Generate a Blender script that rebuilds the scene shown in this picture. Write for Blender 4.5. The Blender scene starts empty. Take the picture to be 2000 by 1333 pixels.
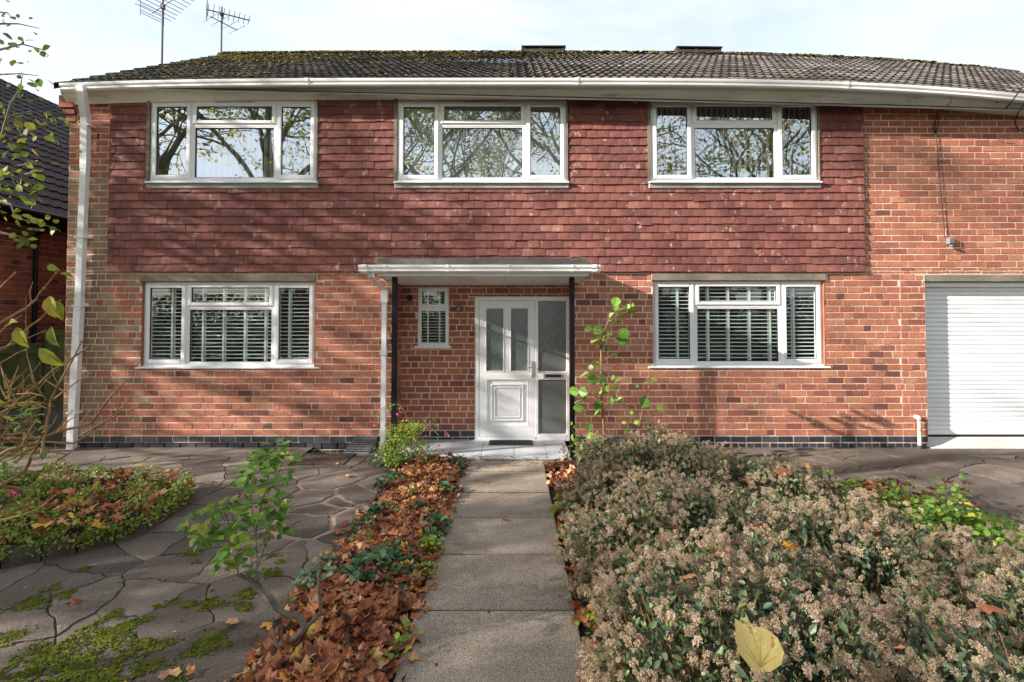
import bpy, math, random
import numpy as np
from mathutils import Vector, Matrix

SC = bpy.context.scene
R = np.random.default_rng(7)
random.seed(7)

# ------------------------------------------------------------------ camera
F = 937.0                      # focal length in pixels of the 2000 px photograph
PITCH = math.radians(1.4)
HC = 1.926
cam = bpy.data.cameras.new('camera')
cam.sensor_width = 36
cam.lens = F / 2000 * 36
cam.clip_start = 0.05
cam.clip_end = 3000
YC0 = 612 - F * math.tan(PITCH)
cam.shift_x = -0.0005
cam.shift_y = (YC0 - 666.5) / 2000
camo = bpy.data.objects.new('camera', cam)
camo.location = (0, 0, HC)
camo.rotation_euler = (math.radians(90) + PITCH, 0, 0)
SC.collection.objects.link(camo)
SC.camera = camo

# ------------------------------------------------------------------ sky and sun
SUNDIR = Vector((3.4, 1.0, -1.40)).normalized()      # the way the light travels
to_sun = -SUNDIR
W = bpy.data.worlds.new('World')
SC.world = W
W.use_nodes = True
nt = W.node_tree
nt.nodes.clear()
out = nt.nodes.new('ShaderNodeOutputWorld')
bg = nt.nodes.new('ShaderNodeBackground')
sky = nt.nodes.new('ShaderNodeTexSky')
sky.sky_type = 'NISHITA'
sky.sun_disc = False
sky.sun_elevation = math.asin(to_sun.z)
sky.sun_rotation = math.atan2(to_sun.x, to_sun.y)
sky.air_density = 1.0
sky.dust_density = 1.5
sky.ozone_density = 1.0
tc = nt.nodes.new('ShaderNodeTexCoord')
mp = nt.nodes.new('ShaderNodeMapping')
mp.inputs['Scale'].default_value = (1.0, 1.0, 3.2)
n1 = nt.nodes.new('ShaderNodeTexNoise')
n1.inputs['Scale'].default_value = 1.7
n1.inputs['Detail'].default_value = 9
n1.inputs['Roughness'].default_value = 0.62
n1.inputs['Distortion'].default_value = 0.5
cr = nt.nodes.new('ShaderNodeValToRGB')
cr.color_ramp.elements[0].position = 0.36
cr.color_ramp.elements[0].color = (0.52, 0.52, 0.52, 1)
cr.color_ramp.elements[1].position = 0.66
cr.color_ramp.elements[1].color = (0.95, 0.95, 0.95, 1)
mx = nt.nodes.new('ShaderNodeMix')
mx.data_type = 'RGBA'
mx.inputs[7].default_value = (3.15, 3.35, 3.55, 1)        # thin white cloud
nt.links.new(tc.outputs['Generated'], mp.inputs['Vector'])
nt.links.new(mp.outputs[0], n1.inputs['Vector'])
nt.links.new(n1.outputs['Fac'], cr.inputs[0])
nt.links.new(cr.outputs[0], mx.inputs[0])
nt.links.new(sky.outputs[0], mx.inputs[6])
nt.links.new(mx.outputs[2], bg.inputs['Color'])
bg.inputs['Strength'].default_value = 0.108
nt.links.new(bg.outputs[0], out.inputs['Surface'])

sun = bpy.data.lights.new('sun', 'SUN')
sun.energy = 4.5
sun.angle = math.radians(0.55)
sun.color = (1.0, 0.94, 0.86)
suno = bpy.data.objects.new('sun', sun)
suno.rotation_euler = SUNDIR.to_track_quat('-Z', 'Y').to_euler()
suno.location = (-20, -6, 12)
SC.collection.objects.link(suno)

SC.view_settings.view_transform = 'Standard'
SC.view_settings.look = 'None'
SC.view_settings.gamma = 1
SC.view_settings.exposure = 1.68
SC.render.engine = 'CYCLES'
SC.cycles.max_bounces = 6
SC.cycles.transparent_max_bounces = 10
SC.cycles.use_adaptive_sampling = True

# ------------------------------------------------------------------ measuring: photograph pixel -> point in the place
_f = np.array([0, math.cos(PITCH), math.sin(PITCH)])
_u = np.array([0, -math.sin(PITCH), math.cos(PITCH)])
def ray(px, py):
    return np.array([1.0, 0, 0]) * ((px - 1001) / F) + _u * ((YC0 - py) / F) + _f
def at(px, py, Y):
    d = ray(px, py)
    t = Y / d[1]
    return np.array([d[0] * t, Y, HC + d[2] * t])
def gp(px, py, z=0.0):
    d = ray(px, py)
    t = (z - HC) / d[2]
    return np.array([d[0] * t, d[1] * t, z])
def AX(px, Y): return (px - 1001) / F * Y
def AZ(py, Y): return at(1001, py, Y)[2]

# ------------------------------------------------------------------ mesh builder
class G:
    def __init__(s):
        s.V = []; s.Q = []; s.T = []; s.n = 0; s.m = 0
    def addv(s, v):
        v = np.asarray(v, float).reshape(-1, 3)
        s.V.append(v); b = s.n; s.n += len(v); return b
    def quads(s, v, q, rnd=0.5, m=None):
        b = s.addv(v); q = np.asarray(q, int).reshape(-1, 4) + b
        r = np.broadcast_to(np.asarray(rnd, float), (len(q),))
        s.Q.append((q, r, np.full(len(q), s.m if m is None else m)))
    def tris(s, v, t, rnd=0.5, m=None):
        b = s.addv(v); t = np.asarray(t, int).reshape(-1, 3) + b
        r = np.broadcast_to(np.asarray(rnd, float), (len(t),))
        s.T.append((t, r, np.full(len(t), s.m if m is None else m)))
    def box(s, x0, x1, y0, y1, z0, z1, rnd=0.5, m=None):
        v = [(x0,y0,z0),(x1,y0,z0),(x1,y1,z0),(x0,y1,z0),(x0,y0,z1),(x1,y0,z1),(x1,y1,z1),(x0,y1,z1)]
        s.quads(v, [(0,3,2,1),(4,5,6,7),(0,1,5,4),(1,2,6,5),(2,3,7,6),(3,0,4,7)], rnd, m)
    def bbox(s, x0, x1, y0, y1, z0, z1, b=0.004, rnd=0.5, m=None):
        """box with chamfered front (y0) edges"""
        v = [(x0+b,y0,z0+b),(x1-b,y0,z0+b),(x1-b,y0,z1-b),(x0+b,y0,z1-b),
             (x0,y0+b,z0),(x1,y0+b,z0),(x1,y0+b,z1),(x0,y0+b,z1),
             (x0,y1,z0),(x1,y1,z0),(x1,y1,z1),(x0,y1,z1)]
        q = [(0,1,2,3)]
        for i in range(4):
            j = (i+1) % 4
            q.append((i, i+4, j+4, j)); q.append((i+4, i+8, j+8, j+4))
        q.append((8,11,10,9))
        s.quads(v, q, rnd, m)
    def tubes(s, P0, P1, R0, R1, n=6, rnd=0.5, caps=False, m=None):
        P0 = np.asarray(P0, float).reshape(-1,3); P1 = np.asarray(P1, float).reshape(-1,3)
        k = len(P0)
        R0 = np.broadcast_to(np.asarray(R0, float), (k,)); R1 = np.broadcast_to(np.asarray(R1, float), (k,))
        d = P1 - P0; d /= np.linalg.norm(d, axis=1, keepdims=True) + 1e-9
        ref = np.where(np.abs(d[:, 2:3]) > 0.9, np.array([[1.0,0,0]]), np.array([[0,0,1.0]]))
        a = np.cross(d, ref); a /= np.linalg.norm(a, axis=1, keepdims=True) + 1e-9
        b = np.cross(d, a)
        th = np.arange(n) / n * 2 * math.pi
        c = np.cos(th)[None,:,None]; si = np.sin(th)[None,:,None]
        ring = a[:,None,:]*c + b[:,None,:]*si
        v0 = P0[:,None,:] + ring*R0[:,None,None]; v1 = P1[:,None,:] + ring*R1[:,None,None]
        v = np.concatenate([v0, v1], axis=1).reshape(-1,3)
        i = np.arange(n); j = (i+1) % n
        q = np.stack([i, j, j+n, i+n], 1)[None] + (np.arange(k)*2*n)[:,None,None]
        r = np.repeat(np.broadcast_to(np.asarray(rnd, float), (k,)), n)
        s.quads(v, q.reshape(-1,4), r, m)
        if caps:
            for kk in range(k):
                for vv in (v0[kk][::-1], v1[kk]):
                    s.tris(np.vstack([vv, vv.mean(0)]), [(x, (x+1) % n, n) for x in range(n)], 0.5, m)
    def line(s, pts, r0, r1=None, n=6, rnd=0.5, caps=True, m=None):
        """smooth jointed tube along a polyline"""
        pts = np.asarray(pts, float); k = len(pts)
        if r1 is None: r1 = r0
        rad = np.linspace(r0, r1, k)
        tang = np.gradient(pts, axis=0); tang /= np.linalg.norm(tang, axis=1, keepdims=True) + 1e-9
        a = np.cross(tang[0], [0.13, 0.31, 0.94]); 
        if np.linalg.norm(a) < 0.2: a = np.cross(tang[0], [1.0, 0, 0])
        a /= np.linalg.norm(a)
        vs = []
        th = np.arange(n) / n * 2 * math.pi
        for i in range(k):
            a = a - tang[i]*a.dot(tang[i]); a /= np.linalg.norm(a) + 1e-9
            b = np.cross(tang[i], a)
            vs.append(pts[i] + rad[i]*(np.cos(th)[:,None]*a + np.sin(th)[:,None]*b))
        v = np.concatenate(vs)
        q = [(i*n+j, i*n+(j+1) % n, (i+1)*n+(j+1) % n, (i+1)*n+j) for i in range(k-1) for j in range(n)]
        s.quads(v, q, rnd, m)
        if caps:
            for vv in (vs[0][::-1], vs[-1]):
                s.tris(np.vstack([vv, vv.mean(0)]), [(x, (x+1) % n, n) for x in range(n)], rnd, m)
    def scatter(s, tv, tf, P, M, S, rnd, m=None):
        """copies of template (tv verts, tf faces) at P with rotations M (n,3,3), sizes S"""
        tv = np.asarray(tv, float); tf = np.asarray(tf, int)
        P = np.asarray(P, float).reshape(-1,3); k = len(P)
        if k == 0: return
        S = np.asarray(S, float)
        if S.ndim == 0: S = np.full(k, float(S))
        if S.ndim == 1: S = S[:, None]
        v = np.einsum('nij,nkj->nki', M, tv[None]*S[:, None, :]) + P[:, None, :]
        nv = len(tv); f = tf[None] + (np.arange(k)*nv)[:, None, None]
        r = np.repeat(np.broadcast_to(np.asarray(rnd, float), (k,)), len(tf))
        if tf.shape[1] == 4: s.quads(v.reshape(-1,3), f.reshape(-1,4), r, m)
        else: s.tris(v.reshape(-1,3), f.reshape(-1,3), r, m)
    def mesh(s, name, origin=(0,0,0), smooth=False, fn=None):
        V = np.concatenate(s.V) if s.V else np.zeros((0,3))
        if fn is not None: V = fn(V)
        V = V - np.asarray(origin, float)
        me = bpy.data.meshes.new(name)
        q = np.concatenate([a[0] for a in s.Q]) if s.Q else np.zeros((0,4), int)
        t = np.concatenate([a[0] for a in s.T]) if s.T else np.zeros((0,3), int)
        rr = np.concatenate([a[1] for a in s.Q] + [a[1] for a in s.T])
        mm = np.concatenate([a[2] for a in s.Q] + [a[2] for a in s.T])
        me.vertices.add(len(V)); me.vertices.foreach_set('co', V.astype(np.float32).ravel())
        loops = np.concatenate([q.ravel(), t.ravel()])
        me.loops.add(len(loops)); me.loops.foreach_set('vertex_index', loops.astype(np.int32))
        tot = np.concatenate([np.full(len(q), 4), np.full(len(t), 3)])
        st = np.concatenate([[0], np.cumsum(tot)[:-1]])
        me.polygons.add(len(tot)); me.polygons.foreach_set('loop_start', st.astype(np.int32))
        me.polygons.foreach_set('loop_total', tot.astype(np.int32))
        me.polygons.foreach_set('material_index', mm.astype(np.int32))
        me.polygons.foreach_set('use_smooth', np.full(len(tot), bool(smooth)))
        at_ = me.attributes.new('rnd', 'FLOAT', 'FACE')
        at_.data.foreach_set('value', rr.astype(np.float32))
        me.update(calc_edges=True)
        me.validate()
        return me

def wloc(o):
    p = Vector((0,0,0))
    while o is not None:
        p = p + o.location; o = o.parent
    return p
def thing(name, label, cat, loc=(0,0,0), group=None, kind=None):
    o = bpy.data.objects.new(name, None); SC.collection.objects.link(o)
    o.location = [float(a) for a in loc]; o.empty_display_size = 0.1
    o['label'] = label; o['category'] = cat
    if group: o['group'] = group
    if kind: o['kind'] = kind
    return o
def part(name, g, mats, parent=None, smooth=False, fn=None, label=None):
    org = wloc(parent) if parent is not None else Vector((0,0,0))
    me = g.mesh(name, org, smooth, fn)
    for m in (mats if isinstance(mats, (list, tuple)) else [mats]): me.materials.append(m)
    o = bpy.data.objects.new(name, me); SC.collection.objects.link(o)
    o.parent = parent
    if label: o['label'] = label
    return o
def solo(name, g, mats, label, cat, loc=(0,0,0), group=None, kind=None, smooth=False):
    me = g.mesh(name, loc, smooth)
    for m in (mats if isinstance(mats, (list, tuple)) else [mats]): me.materials.append(m)
    o = bpy.data.objects.new(name, me); SC.collection.objects.link(o)
    o.location = [float(a) for a in loc]
    o['label'] = label; o['category'] = cat
    if group: o['group'] = group
    if kind: o['kind'] = kind
    return o
def structure(name, g, mats, smooth=False):
    o = part(name, g, mats, None, smooth); o['kind'] = 'structure'; return o
def copy_tree(o, parent=None):
    c = o.copy(); SC.collection.objects.link(c); c.parent = parent
    for ch in list(o.children): copy_tree(ch, c)
    return c

# ------------------------------------------------------------------ materials
def mat(name, cols, rough=0.8, noise=(6.0, 0.25), fine=None, bump=None, spec=0.3, trans=0.0, metal=0.0, extra=None):
    """cols: list of (pos, rgb) read by the per-face 'rnd' value; noise (scale, amount) varies the value;
    bump (scale, strength, distance); trans mixes translucency; extra = (rgb, scale, lo, hi) patches of stain or moss"""
    m = bpy.data.materials.new(name); m.use_nodes = True
    t = m.node_tree; t.nodes.clear(); L = t.links.new
    o = t.nodes.new('ShaderNodeOutputMaterial'); p = t.nodes.new('ShaderNodeBsdfPrincipled')
    p.inputs['Roughness'].default_value = rough
    p.inputs['Specular IOR Level'].default_value = spec
    p.inputs['Metallic'].default_value = metal
    co = t.nodes.new('ShaderNodeTexCoord')
    if len(cols) > 1:
        a = t.nodes.new('ShaderNodeAttribute'); a.attribute_name = 'rnd'
        r = t.nodes.new('ShaderNodeValToRGB'); e = r.color_ramp.elements
        e[0].position = cols[0][0]; e[0].color = (*cols[0][1], 1)
        e[1].position = cols[-1][0]; e[1].color = (*cols[-1][1], 1)
        for pos, c in cols[1:-1]:
            x = e.new(pos); x.color = (*c, 1)
        L(a.outputs['Fac'], r.inputs[0]); col = r.outputs[0]
    else:
        r = t.nodes.new('ShaderNodeRGB'); r.outputs[0].default_value = (*cols[0][1], 1); col = r.outputs[0]
    def mul(col, sc, amt, det=5):
        nz = t.nodes.new('ShaderNodeTexNoise'); nz.inputs['Scale'].default_value = sc; nz.inputs['Detail'].default_value = det
        nz.inputs['Roughness'].default_value = 0.6
        L(co.outputs['Object'], nz.inputs['Vector'])
        mr = t.nodes.new('ShaderNodeMapRange'); mr.inputs[1].default_value = 0.3; mr.inputs[2].default_value = 0.7
        mr.inputs[3].default_value = 1 - amt; mr.inputs[4].default_value = 1 + amt
        L(nz.outputs['Fac'], mr.inputs[0])
        vm = t.nodes.new('ShaderNodeVectorMath'); vm.operation = 'SCALE'
        L(col, vm.inputs[0]); L(mr.outputs[0], vm.inputs['Scale'])
        return vm.outputs[0]
    if noise: col = mul(col, *noise)
    if fine: col = mul(col, *fine)
    for ex in (extra or []):
        rgb, sc, lo, hi = ex[:4]
        nz = t.nodes.new('ShaderNodeTexNoise'); nz.inputs['Scale'].default_value = sc; nz.inputs['Detail'].default_value = 6
        nz.inputs['Roughness'].default_value = 0.65
        if len(ex) > 4:
            mpp = t.nodes.new('ShaderNodeMapping'); mpp.inputs['Scale'].default_value = ex[4]
            L(co.outputs['Object'], mpp.inputs['Vector']); L(mpp.outputs[0], nz.inputs['Vector'])
        else: L(co.outputs['Object'], nz.inputs['Vector'])
        mr = t.nodes.new('ShaderNodeMapRange'); mr.inputs[1].default_value = lo; mr.inputs[2].default_value = hi
        L(nz.outputs['Fac'], mr.inputs[0])
        mm = t.nodes.new('ShaderNodeMix'); mm.data_type = 'RGBA'; mm.inputs[7].default_value = (*rgb, 1)
        L(mr.outputs[0], mm.inputs[0]); L(col, mm.inputs[6]); col = mm.outputs[2]
    L(col, p.inputs['Base Color'])
    if bump:
        nz = t.nodes.new('ShaderNodeTexNoise'); nz.inputs['Scale'].default_value = bump[0]; nz.inputs['Detail'].default_value = 6
        L(co.outputs['Object'], nz.inputs['Vector'])
        b = t.nodes.new('ShaderNodeBump'); b.inputs['Strength'].default_value = bump[1]; b.inputs['Distance'].default_value = bump[2]
        L(nz.outputs['Fac'], b.inputs['Height']); L(b.outputs[0], p.inputs['Normal'])
    if trans > 0:
        tr = t.nodes.new('ShaderNodeBsdfTranslucent'); L(col, tr.inputs[0])
        ms = t.nodes.new('ShaderNodeMixShader'); ms.inputs[0].default_value = trans
        L(p.outputs[0], ms.inputs[1]); L(tr.outputs[0], ms.inputs[2]); L(ms.outputs[0], o.inputs[0])
    else: L(p.outputs[0], o.inputs[0])
    return m

def glass_mat(name, tint, fac, rough=0.0, bump=None, body=None):
    m = bpy.data.materials.new(name); m.use_nodes = True
    t = m.node_tree; t.nodes.clear(); L = t.links.new
    o = t.nodes.new('ShaderNodeOutputMaterial')
    gl = t.nodes.new('ShaderNodeBsdfGlossy'); gl.inputs['Color'].default_value = (0.93, 0.97, 1.0, 1); gl.inputs['Roughness'].default_value = rough
    if body is None:
        tr = t.nodes.new('ShaderNodeBsdfTransparent'); tr.inputs[0].default_value = (*tint, 1)
    else:
        tr = t.nodes.new('ShaderNodeBsdfDiffuse'); tr.inputs[0].default_value = (*body, 1)
    lw = t.nodes.new('ShaderNodeLayerWeight'); lw.inputs[0].default_value = 0.5
    pw = t.nodes.new('ShaderNodeMath'); pw.operation = 'POWER'; pw.inputs[1].default_value = 4.0
    L(lw.outputs['Facing'], pw.inputs[0])
    mr = t.nodes.new('ShaderNodeMapRange'); mr.inputs[3].default_value = fac; mr.inputs[4].default_value = 1.0
    L(pw.outputs[0], mr.inputs[0])
    ms = t.nodes.new('ShaderNodeMixShader'); L(mr.outputs[0], ms.inputs[0]); L(tr.outputs[0], ms.inputs[1]); L(gl.outputs[0], ms.inputs[2])
    if bump:
        co = t.nodes.new('ShaderNodeTexCoord'); mpp = t.nodes.new('ShaderNodeMapping'); mpp.inputs['Scale'].default_value = bump[3]
        nz = t.nodes.new('ShaderNodeTexNoise'); nz.inputs['Scale'].default_value = bump[0]; nz.inputs['Detail'].default_value = 2
        L(co.outputs['Object'], mpp.inputs[0]); L(mpp.outputs[0], nz.inputs['Vector'])
        b = t.nodes.new('ShaderNodeBump'); b.inputs['Strength'].default_value = bump[1]; b.inputs['Distance'].default_value = bump[2]
        L(nz.outputs['Fac'], b.inputs['Height']); L(b.outputs[0], gl.inputs['Normal'])
    L(ms.outputs[0], o.inputs[0])
    return m

M = {}
M['brick'] = mat('brick', [(0.0,(0.15,0.062,0.055)),(0.12,(0.23,0.078,0.060)),(0.35,(0.36,0.122,0.080)),(0.6,(0.43,0.160,0.098)),(0.78,(0.49,0.205,0.125)),(0.84,(0.27,0.165,0.105)),(0.92,(0.32,0.19,0.12)),(1.0,(0.38,0.25,0.16))],
                 0.88, (2.2,0.2), (55,0.22), (90,0.5,0.004), 0.25, extra=[((0.5,0.36,0.27), 3.1, 0.64, 0.80),((0.17,0.09,0.07), 0.9, 0.55, 0.85),((0.52,0.42,0.35), 7.0, 0.66, 0.80, (1,1,.5)),((0.18,0.095,0.07), 2.0, 0.60, 0.82, (3,1,.22))])
M['mortar'] = mat('mortar', [(0,(0.70,0.575,0.45))], 0.95, (3,0.22), (60,0.25), (80,0.6,0.004), 0.1)
M['eng'] = mat('blue_brick', [(0,(0.022,0.024,0.034)),(0.6,(0.035,0.038,0.052)),(1,(0.075,0.065,0.07))], 0.45, (5,0.3), (60,0.2), (60,0.4,0.003), 0.5)
M['clad'] = mat('clay_tile', [(0.0,(0.165,0.062,0.054)),(0.4,(0.20,0.073,0.061)),(0.8,(0.235,0.086,0.070)),(0.93,(0.26,0.10,0.08)),(1.0,(0.31,0.14,0.105))],
                0.8, (2.5,0.22), (38,0.2), (70,0.4,0.003), 0.3, extra=[((0.48,0.33,0.26), 10.0, 0.60, 0.70, (1.2,1,.8)),((0.10,0.045,0.038), 1.4, 0.60, 0.8)])
M['dark'] = mat('dark_backing', [(0,(0.02,0.018,0.018))], 0.9, None)
M['roof'] = mat('concrete_roof_tile', [(0,(0.042,0.037,0.036)),(0.6,(0.082,0.070,0.063)),(1,(0.15,0.125,0.11))], 0.9, (3,0.25), (40,0.3), (60,0.6,0.006), 0.2,
                extra=[((0.13,0.12,0.05), 1.3, 0.58, 0.74),((0.20,0.17,0.12), 9.0, 0.66, 0.78)])
M['roof2'] = mat('dark_roof_tile', [(0,(0.028,0.024,0.027)),(1,(0.055,0.045,0.047))], 0.75, (3,0.2), (50,0.2), (60,0.4,0.004), 0.3)
M['moss'] = mat('moss', [(0,(0.035,0.048,0.008)),(0.5,(0.075,0.095,0.012)),(1,(0.17,0.16,0.022))], 0.95, (14,0.4), None, None, 0.1)
M['roofmoss'] = mat('roof_moss', [(0,(0.10,0.10,0.022)),(0.5,(0.20,0.19,0.04)),(1,(0.34,0.29,0.07))], 0.95, (14,0.4), None, None, 0.1)
M['pvc'] = mat('white_upvc', [(0,(0.86,0.86,0.86))], 0.28, (1.5,0.03), (20,0.03), None, 0.5, extra=[((0.62,0.60,0.56), 3.5, 0.60, 0.85, (1,1,.35))])
M['pvcold'] = mat('weathered_white_plastic', [(0,(0.82,0.81,0.80))], 0.35, (2.0,0.08), None, None, 0.5, extra=[((0.45,0.43,0.40), 5.0, 0.60, 0.85, (0.3,1,1)),((0.36,0.38,0.28), 3.0, 0.63, 0.82, (0.35,1,1.5))])
M['soffit'] = mat('painted_soffit', [(0,(0.86,0.80,0.71))], 0.8, (1.2,0.12), None, (20,0.2,0.003), 0.2, extra=[((0.25,0.18,0.13), 2.5, 0.56, 0.80, (0.5,3,3))])
M['lintel'] = mat('concrete', [(0,(0.235,0.195,0.15))], 0.95, (2.5,0.3), (40,0.2), (50,0.6,0.006), 0.15, extra=[((0.12,0.11,0.09), 4.0, 0.55, 0.75, (0.4,1,2.5))])
M['lead'] = mat('lead_flashing', [(0,(0.33,0.32,0.30))], 0.6, (3,0.3), None, (8,0.5,0.01), 0.4)
M['seal'] = mat('black_gasket', [(0,(0.015,0.015,0.017))], 0.6, None)
M['glass'] = glass_mat('window_glass', (0.90,0.96,0.95), 0.58, 0.0, (0.8, 0.25, 0.02, (1,1,0.6)))
M['glasslow'] = glass_mat('window_glass', (0.90,0.97,0.95), 0.14, 0.0, (0.8, 0.25, 0.02, (1,1,0.6)))
M['obscure'] = glass_mat('obscure_glass', (0,0,0), 0.10, 0.22, (60, 0.9, 0.01, (1,1,0.25)), body=(0.13,0.15,0.145))
M['blind'] = mat('white_blind', [(0,(0.88,0.90,0.88)),(1,(0.90,0.90,0.86))], 0.6, None, trans=0.04)
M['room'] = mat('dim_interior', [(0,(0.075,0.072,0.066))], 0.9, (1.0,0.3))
M['black'] = mat('black_painted_steel', [(0,(0.008,0.008,0.010))], 0.45, None, None, (20,0.1,0.002), 0.25)
M['chrome'] = mat('satin_metal', [(0,(0.62,0.62,0.62))], 0.3, None, metal=0.9)
M['felt'] = mat('mineral_felt', [(0,(0.13,0.12,0.11))], 0.95, (4,0.3), (60,0.3), (60,0.6,0.005), 0.1, extra=[((0.06,0.07,0.03), 6, 0.55, 0.7)])
M['grey_plastic'] = mat('grey_plastic', [(0,(0.16,0.16,0.165))], 0.5, (6,0.2), None, None, 0.4)
M['rubber'] = mat('dark_rubber', [(0,(0.05,0.05,0.05))], 0.8, (10,0.3))
M['cable'] = mat('black_cable', [(0,(0.03,0.025,0.028))], 0.6, None)
M['metal'] = mat('weathered_aluminium', [(0,(0.09,0.09,0.10))], 0.5, None, metal=0.4)
M['door_rib'] = mat('white_slat_metal', [(0,(0.86,0.88,0.90))], 0.4, (1.0,0.03), None, None, 0.5)
M['tile_floor'] = mat('grey_porcelain', [(0,(0.42,0.43,0.45)),(1,(0.50,0.51,0.53))], 0.55, (3,0.12), (30,0.08), None, 0.4, extra=[((0.22,0.21,0.20),2,0.6,0.8)])
M['apron'] = mat('pale_concrete', [(0,(0.48,0.46,0.43))], 0.9, (1.5,0.15), (40,0.15), (40,0.4,0.004), 0.15)
M['paving'] = mat('crazy_paving_concrete', [(0,(0.10,0.080,0.066)),(0.5,(0.148,0.119,0.097)),(1,(0.235,0.19,0.155))], 0.9, (1.3,0.3), (110,0.6), (80,0.7,0.006), 0.2,
                  extra=[((0.085,0.072,0.060), 2.4, 0.52, 0.76),((0.08,0.085,0.025), 3.7, 0.64, 0.80),((0.33,0.27,0.22), 6, 0.64, 0.8)])
M['joint'] = mat('paving_joint', [(0,(0.085,0.068,0.055)),(1,(0.36,0.25,0.19))], 0.95, (5,0.3), (60,0.25), (50,0.6,0.006), 0.1)
M['path'] = mat('aggregate_slab', [(0,(0.235,0.190,0.150)),(1,(0.40,0.325,0.25))], 0.9, (1.6,0.22), (170,0.85), (120,1.0,0.006), 0.2,
                extra=[((0.13,0.105,0.083), 1.7, 0.54, 0.82)])
M['soil'] = mat('soil', [(0,(0.045,0.032,0.023))], 0.95, (5,0.4), (50,0.4), (25,1.0,0.03), 0.1)
M['ground'] = mat('ground', [(0,(0.075,0.085,0.04))], 0.95, (0.6,0.4), (20,0.3), (20,0.8,0.02), 0.1)
M['asphalt'] = mat('asphalt', [(0,(0.055,0.055,0.056))], 0.9, (2,0.2), (80,0.3), (80,0.4,0.004), 0.2)
M['fence'] = mat('green_timber', [(0,(0.050,0.058,0.022)),(1,(0.085,0.090,0.034))], 0.85, (2.5,0.3,), (25,0.2), (20,0.4,0.004), 0.2)
M['gravelboard'] = mat('grey_board', [(0,(0.085,0.088,0.085))], 0.9, (3,0.3), None, (30,0.5,0.004), 0.2)
M['stone'] = mat('edging_stone', [(0,(0.07,0.058,0.045)),(1,(0.115,0.095,0.075))], 0.95, (4,0.4), (40,0.3), (14,1.0,0.02), 0.15, extra=[((0.05,0.06,0.02),5,0.55,0.7)])
M['bark'] = mat('bark', [(0,(0.13,0.105,0.08)),(1,(0.24,0.20,0.155))], 0.9, (12,0.35), None, (30,0.8,0.006), 0.15)
M['twig'] = mat('twig', [(0,(0.19,0.115,0.05)),(1,(0.36,0.22,0.09))], 0.75, (18,0.3), None, (60,0.4,0.002), 0.25)
M['leafy'] = mat('yellow_green_leaf', [(0,(0.10,0.16,0.02)),(0.6,(0.20,0.27,0.03)),(0.9,(0.34,0.33,0.04)),(1,(0.45,0.28,0.05))], 0.5, (20,0.2), None, None, 0.3, trans=0.4)
M['leafg'] = mat('fresh_green_leaf', [(0,(0.08,0.18,0.03)),(0.6,(0.19,0.34,0.05)),(0.9,(0.36,0.46,0.06)),(1,(0.50,0.44,0.05))], 0.45, (20,0.2), None, None, 0.4, trans=0.3)
M['leafd'] = mat('dark_evergreen_leaf', [(0,(0.050,0.076,0.044)),(0.55,(0.090,0.132,0.068)),(0.88,(0.155,0.205,0.085)),(1,(0.28,0.32,0.11))], 0.42, (12,0.25), None, None, 0.45, trans=0.12)
M['head'] = mat('dried_flower_head', [(0,(0.31,0.225,0.145)),(0.5,(0.51,0.385,0.27)),(1,(0.68,0.55,0.41))], 0.9, (8,0.2), None, None, 0.1, trans=0.2)
M['litter'] = mat('fallen_leaf', [(0,(0.075,0.030,0.022)),(0.2,(0.17,0.060,0.033)),(0.45,(0.36,0.115,0.045)),(0.62,(0.50,0.20,0.085)),(0.78,(0.60,0.36,0.20)),(0.90,(0.66,0.30,0.04)),(1,(0.70,0.48,0.10))], 0.6, (28,0.35), None, (60,0.3,0.003), 0.35, trans=0.15)
M['yleaf'] = mat('yellow_fallen_leaf', [(0,(0.66,0.50,0.17))], 0.6, (14,0.22), None, (45,0.5,0.004), 0.3, trans=0.2, extra=[((0.33,0.17,0.06), 30, 0.57, 0.70),((0.45,0.42,0.10), 10, 0.5, 0.7)])
M['fern'] = mat('variegated_leaf', [(0,(0.035,0.085,0.035)),(0.6,(0.065,0.155,0.06)),(1,(0.24,0.34,0.20))], 0.45, (60,0.5), None, None, 0.4, trans=0.1)
M['lime'] = mat('lime_groundcover_leaf', [(0,(0.06,0.11,0.018)),(0.5,(0.18,0.25,0.035)),(1,(0.42,0.45,0.09))], 0.5, (10,0.3), None, None, 0.35, trans=0.25)
M['pink'] = mat('pink_flower', [(0,(0.55,0.05,0.14)),(1,(0.72,0.22,0.32))], 0.6, None, trans=0.3)
M['maroon'] = mat('maroon_flower_head', [(0,(0.07,0.02,0.022)),(1,(0.14,0.045,0.045))], 0.9, (30,0.3))
M['grass'] = mat('grass_blade', [(0,(0.10,0.22,0.02)),(1,(0.28,0.45,0.05))], 0.5, None, trans=0.3)
M['render'] = mat('cream_render', [(0,(0.5,0.47,0.42))], 0.9, (1,0.1))
M['aleaf'] = mat('autumn_tree_leaf', [(0,(0.16,0.20,0.03)),(0.6,(0.36,0.34,0.05)),(1,(0.60,0.42,0.05))], 0.6, None, trans=0.5)
M['tbark'] = mat('tree_bark', [(0,(0.13,0.13,0.085)),(1,(0.22,0.20,0.14))], 0.95, (3,0.4), None, (10,0.8,0.03), 0.1)
M['hole'] = mat('drain_gravel', [(0,(0.10,0.07,0.055))], 0.95, (20,0.4), (70,0.4), (60,1,0.01), 0.1)

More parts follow.
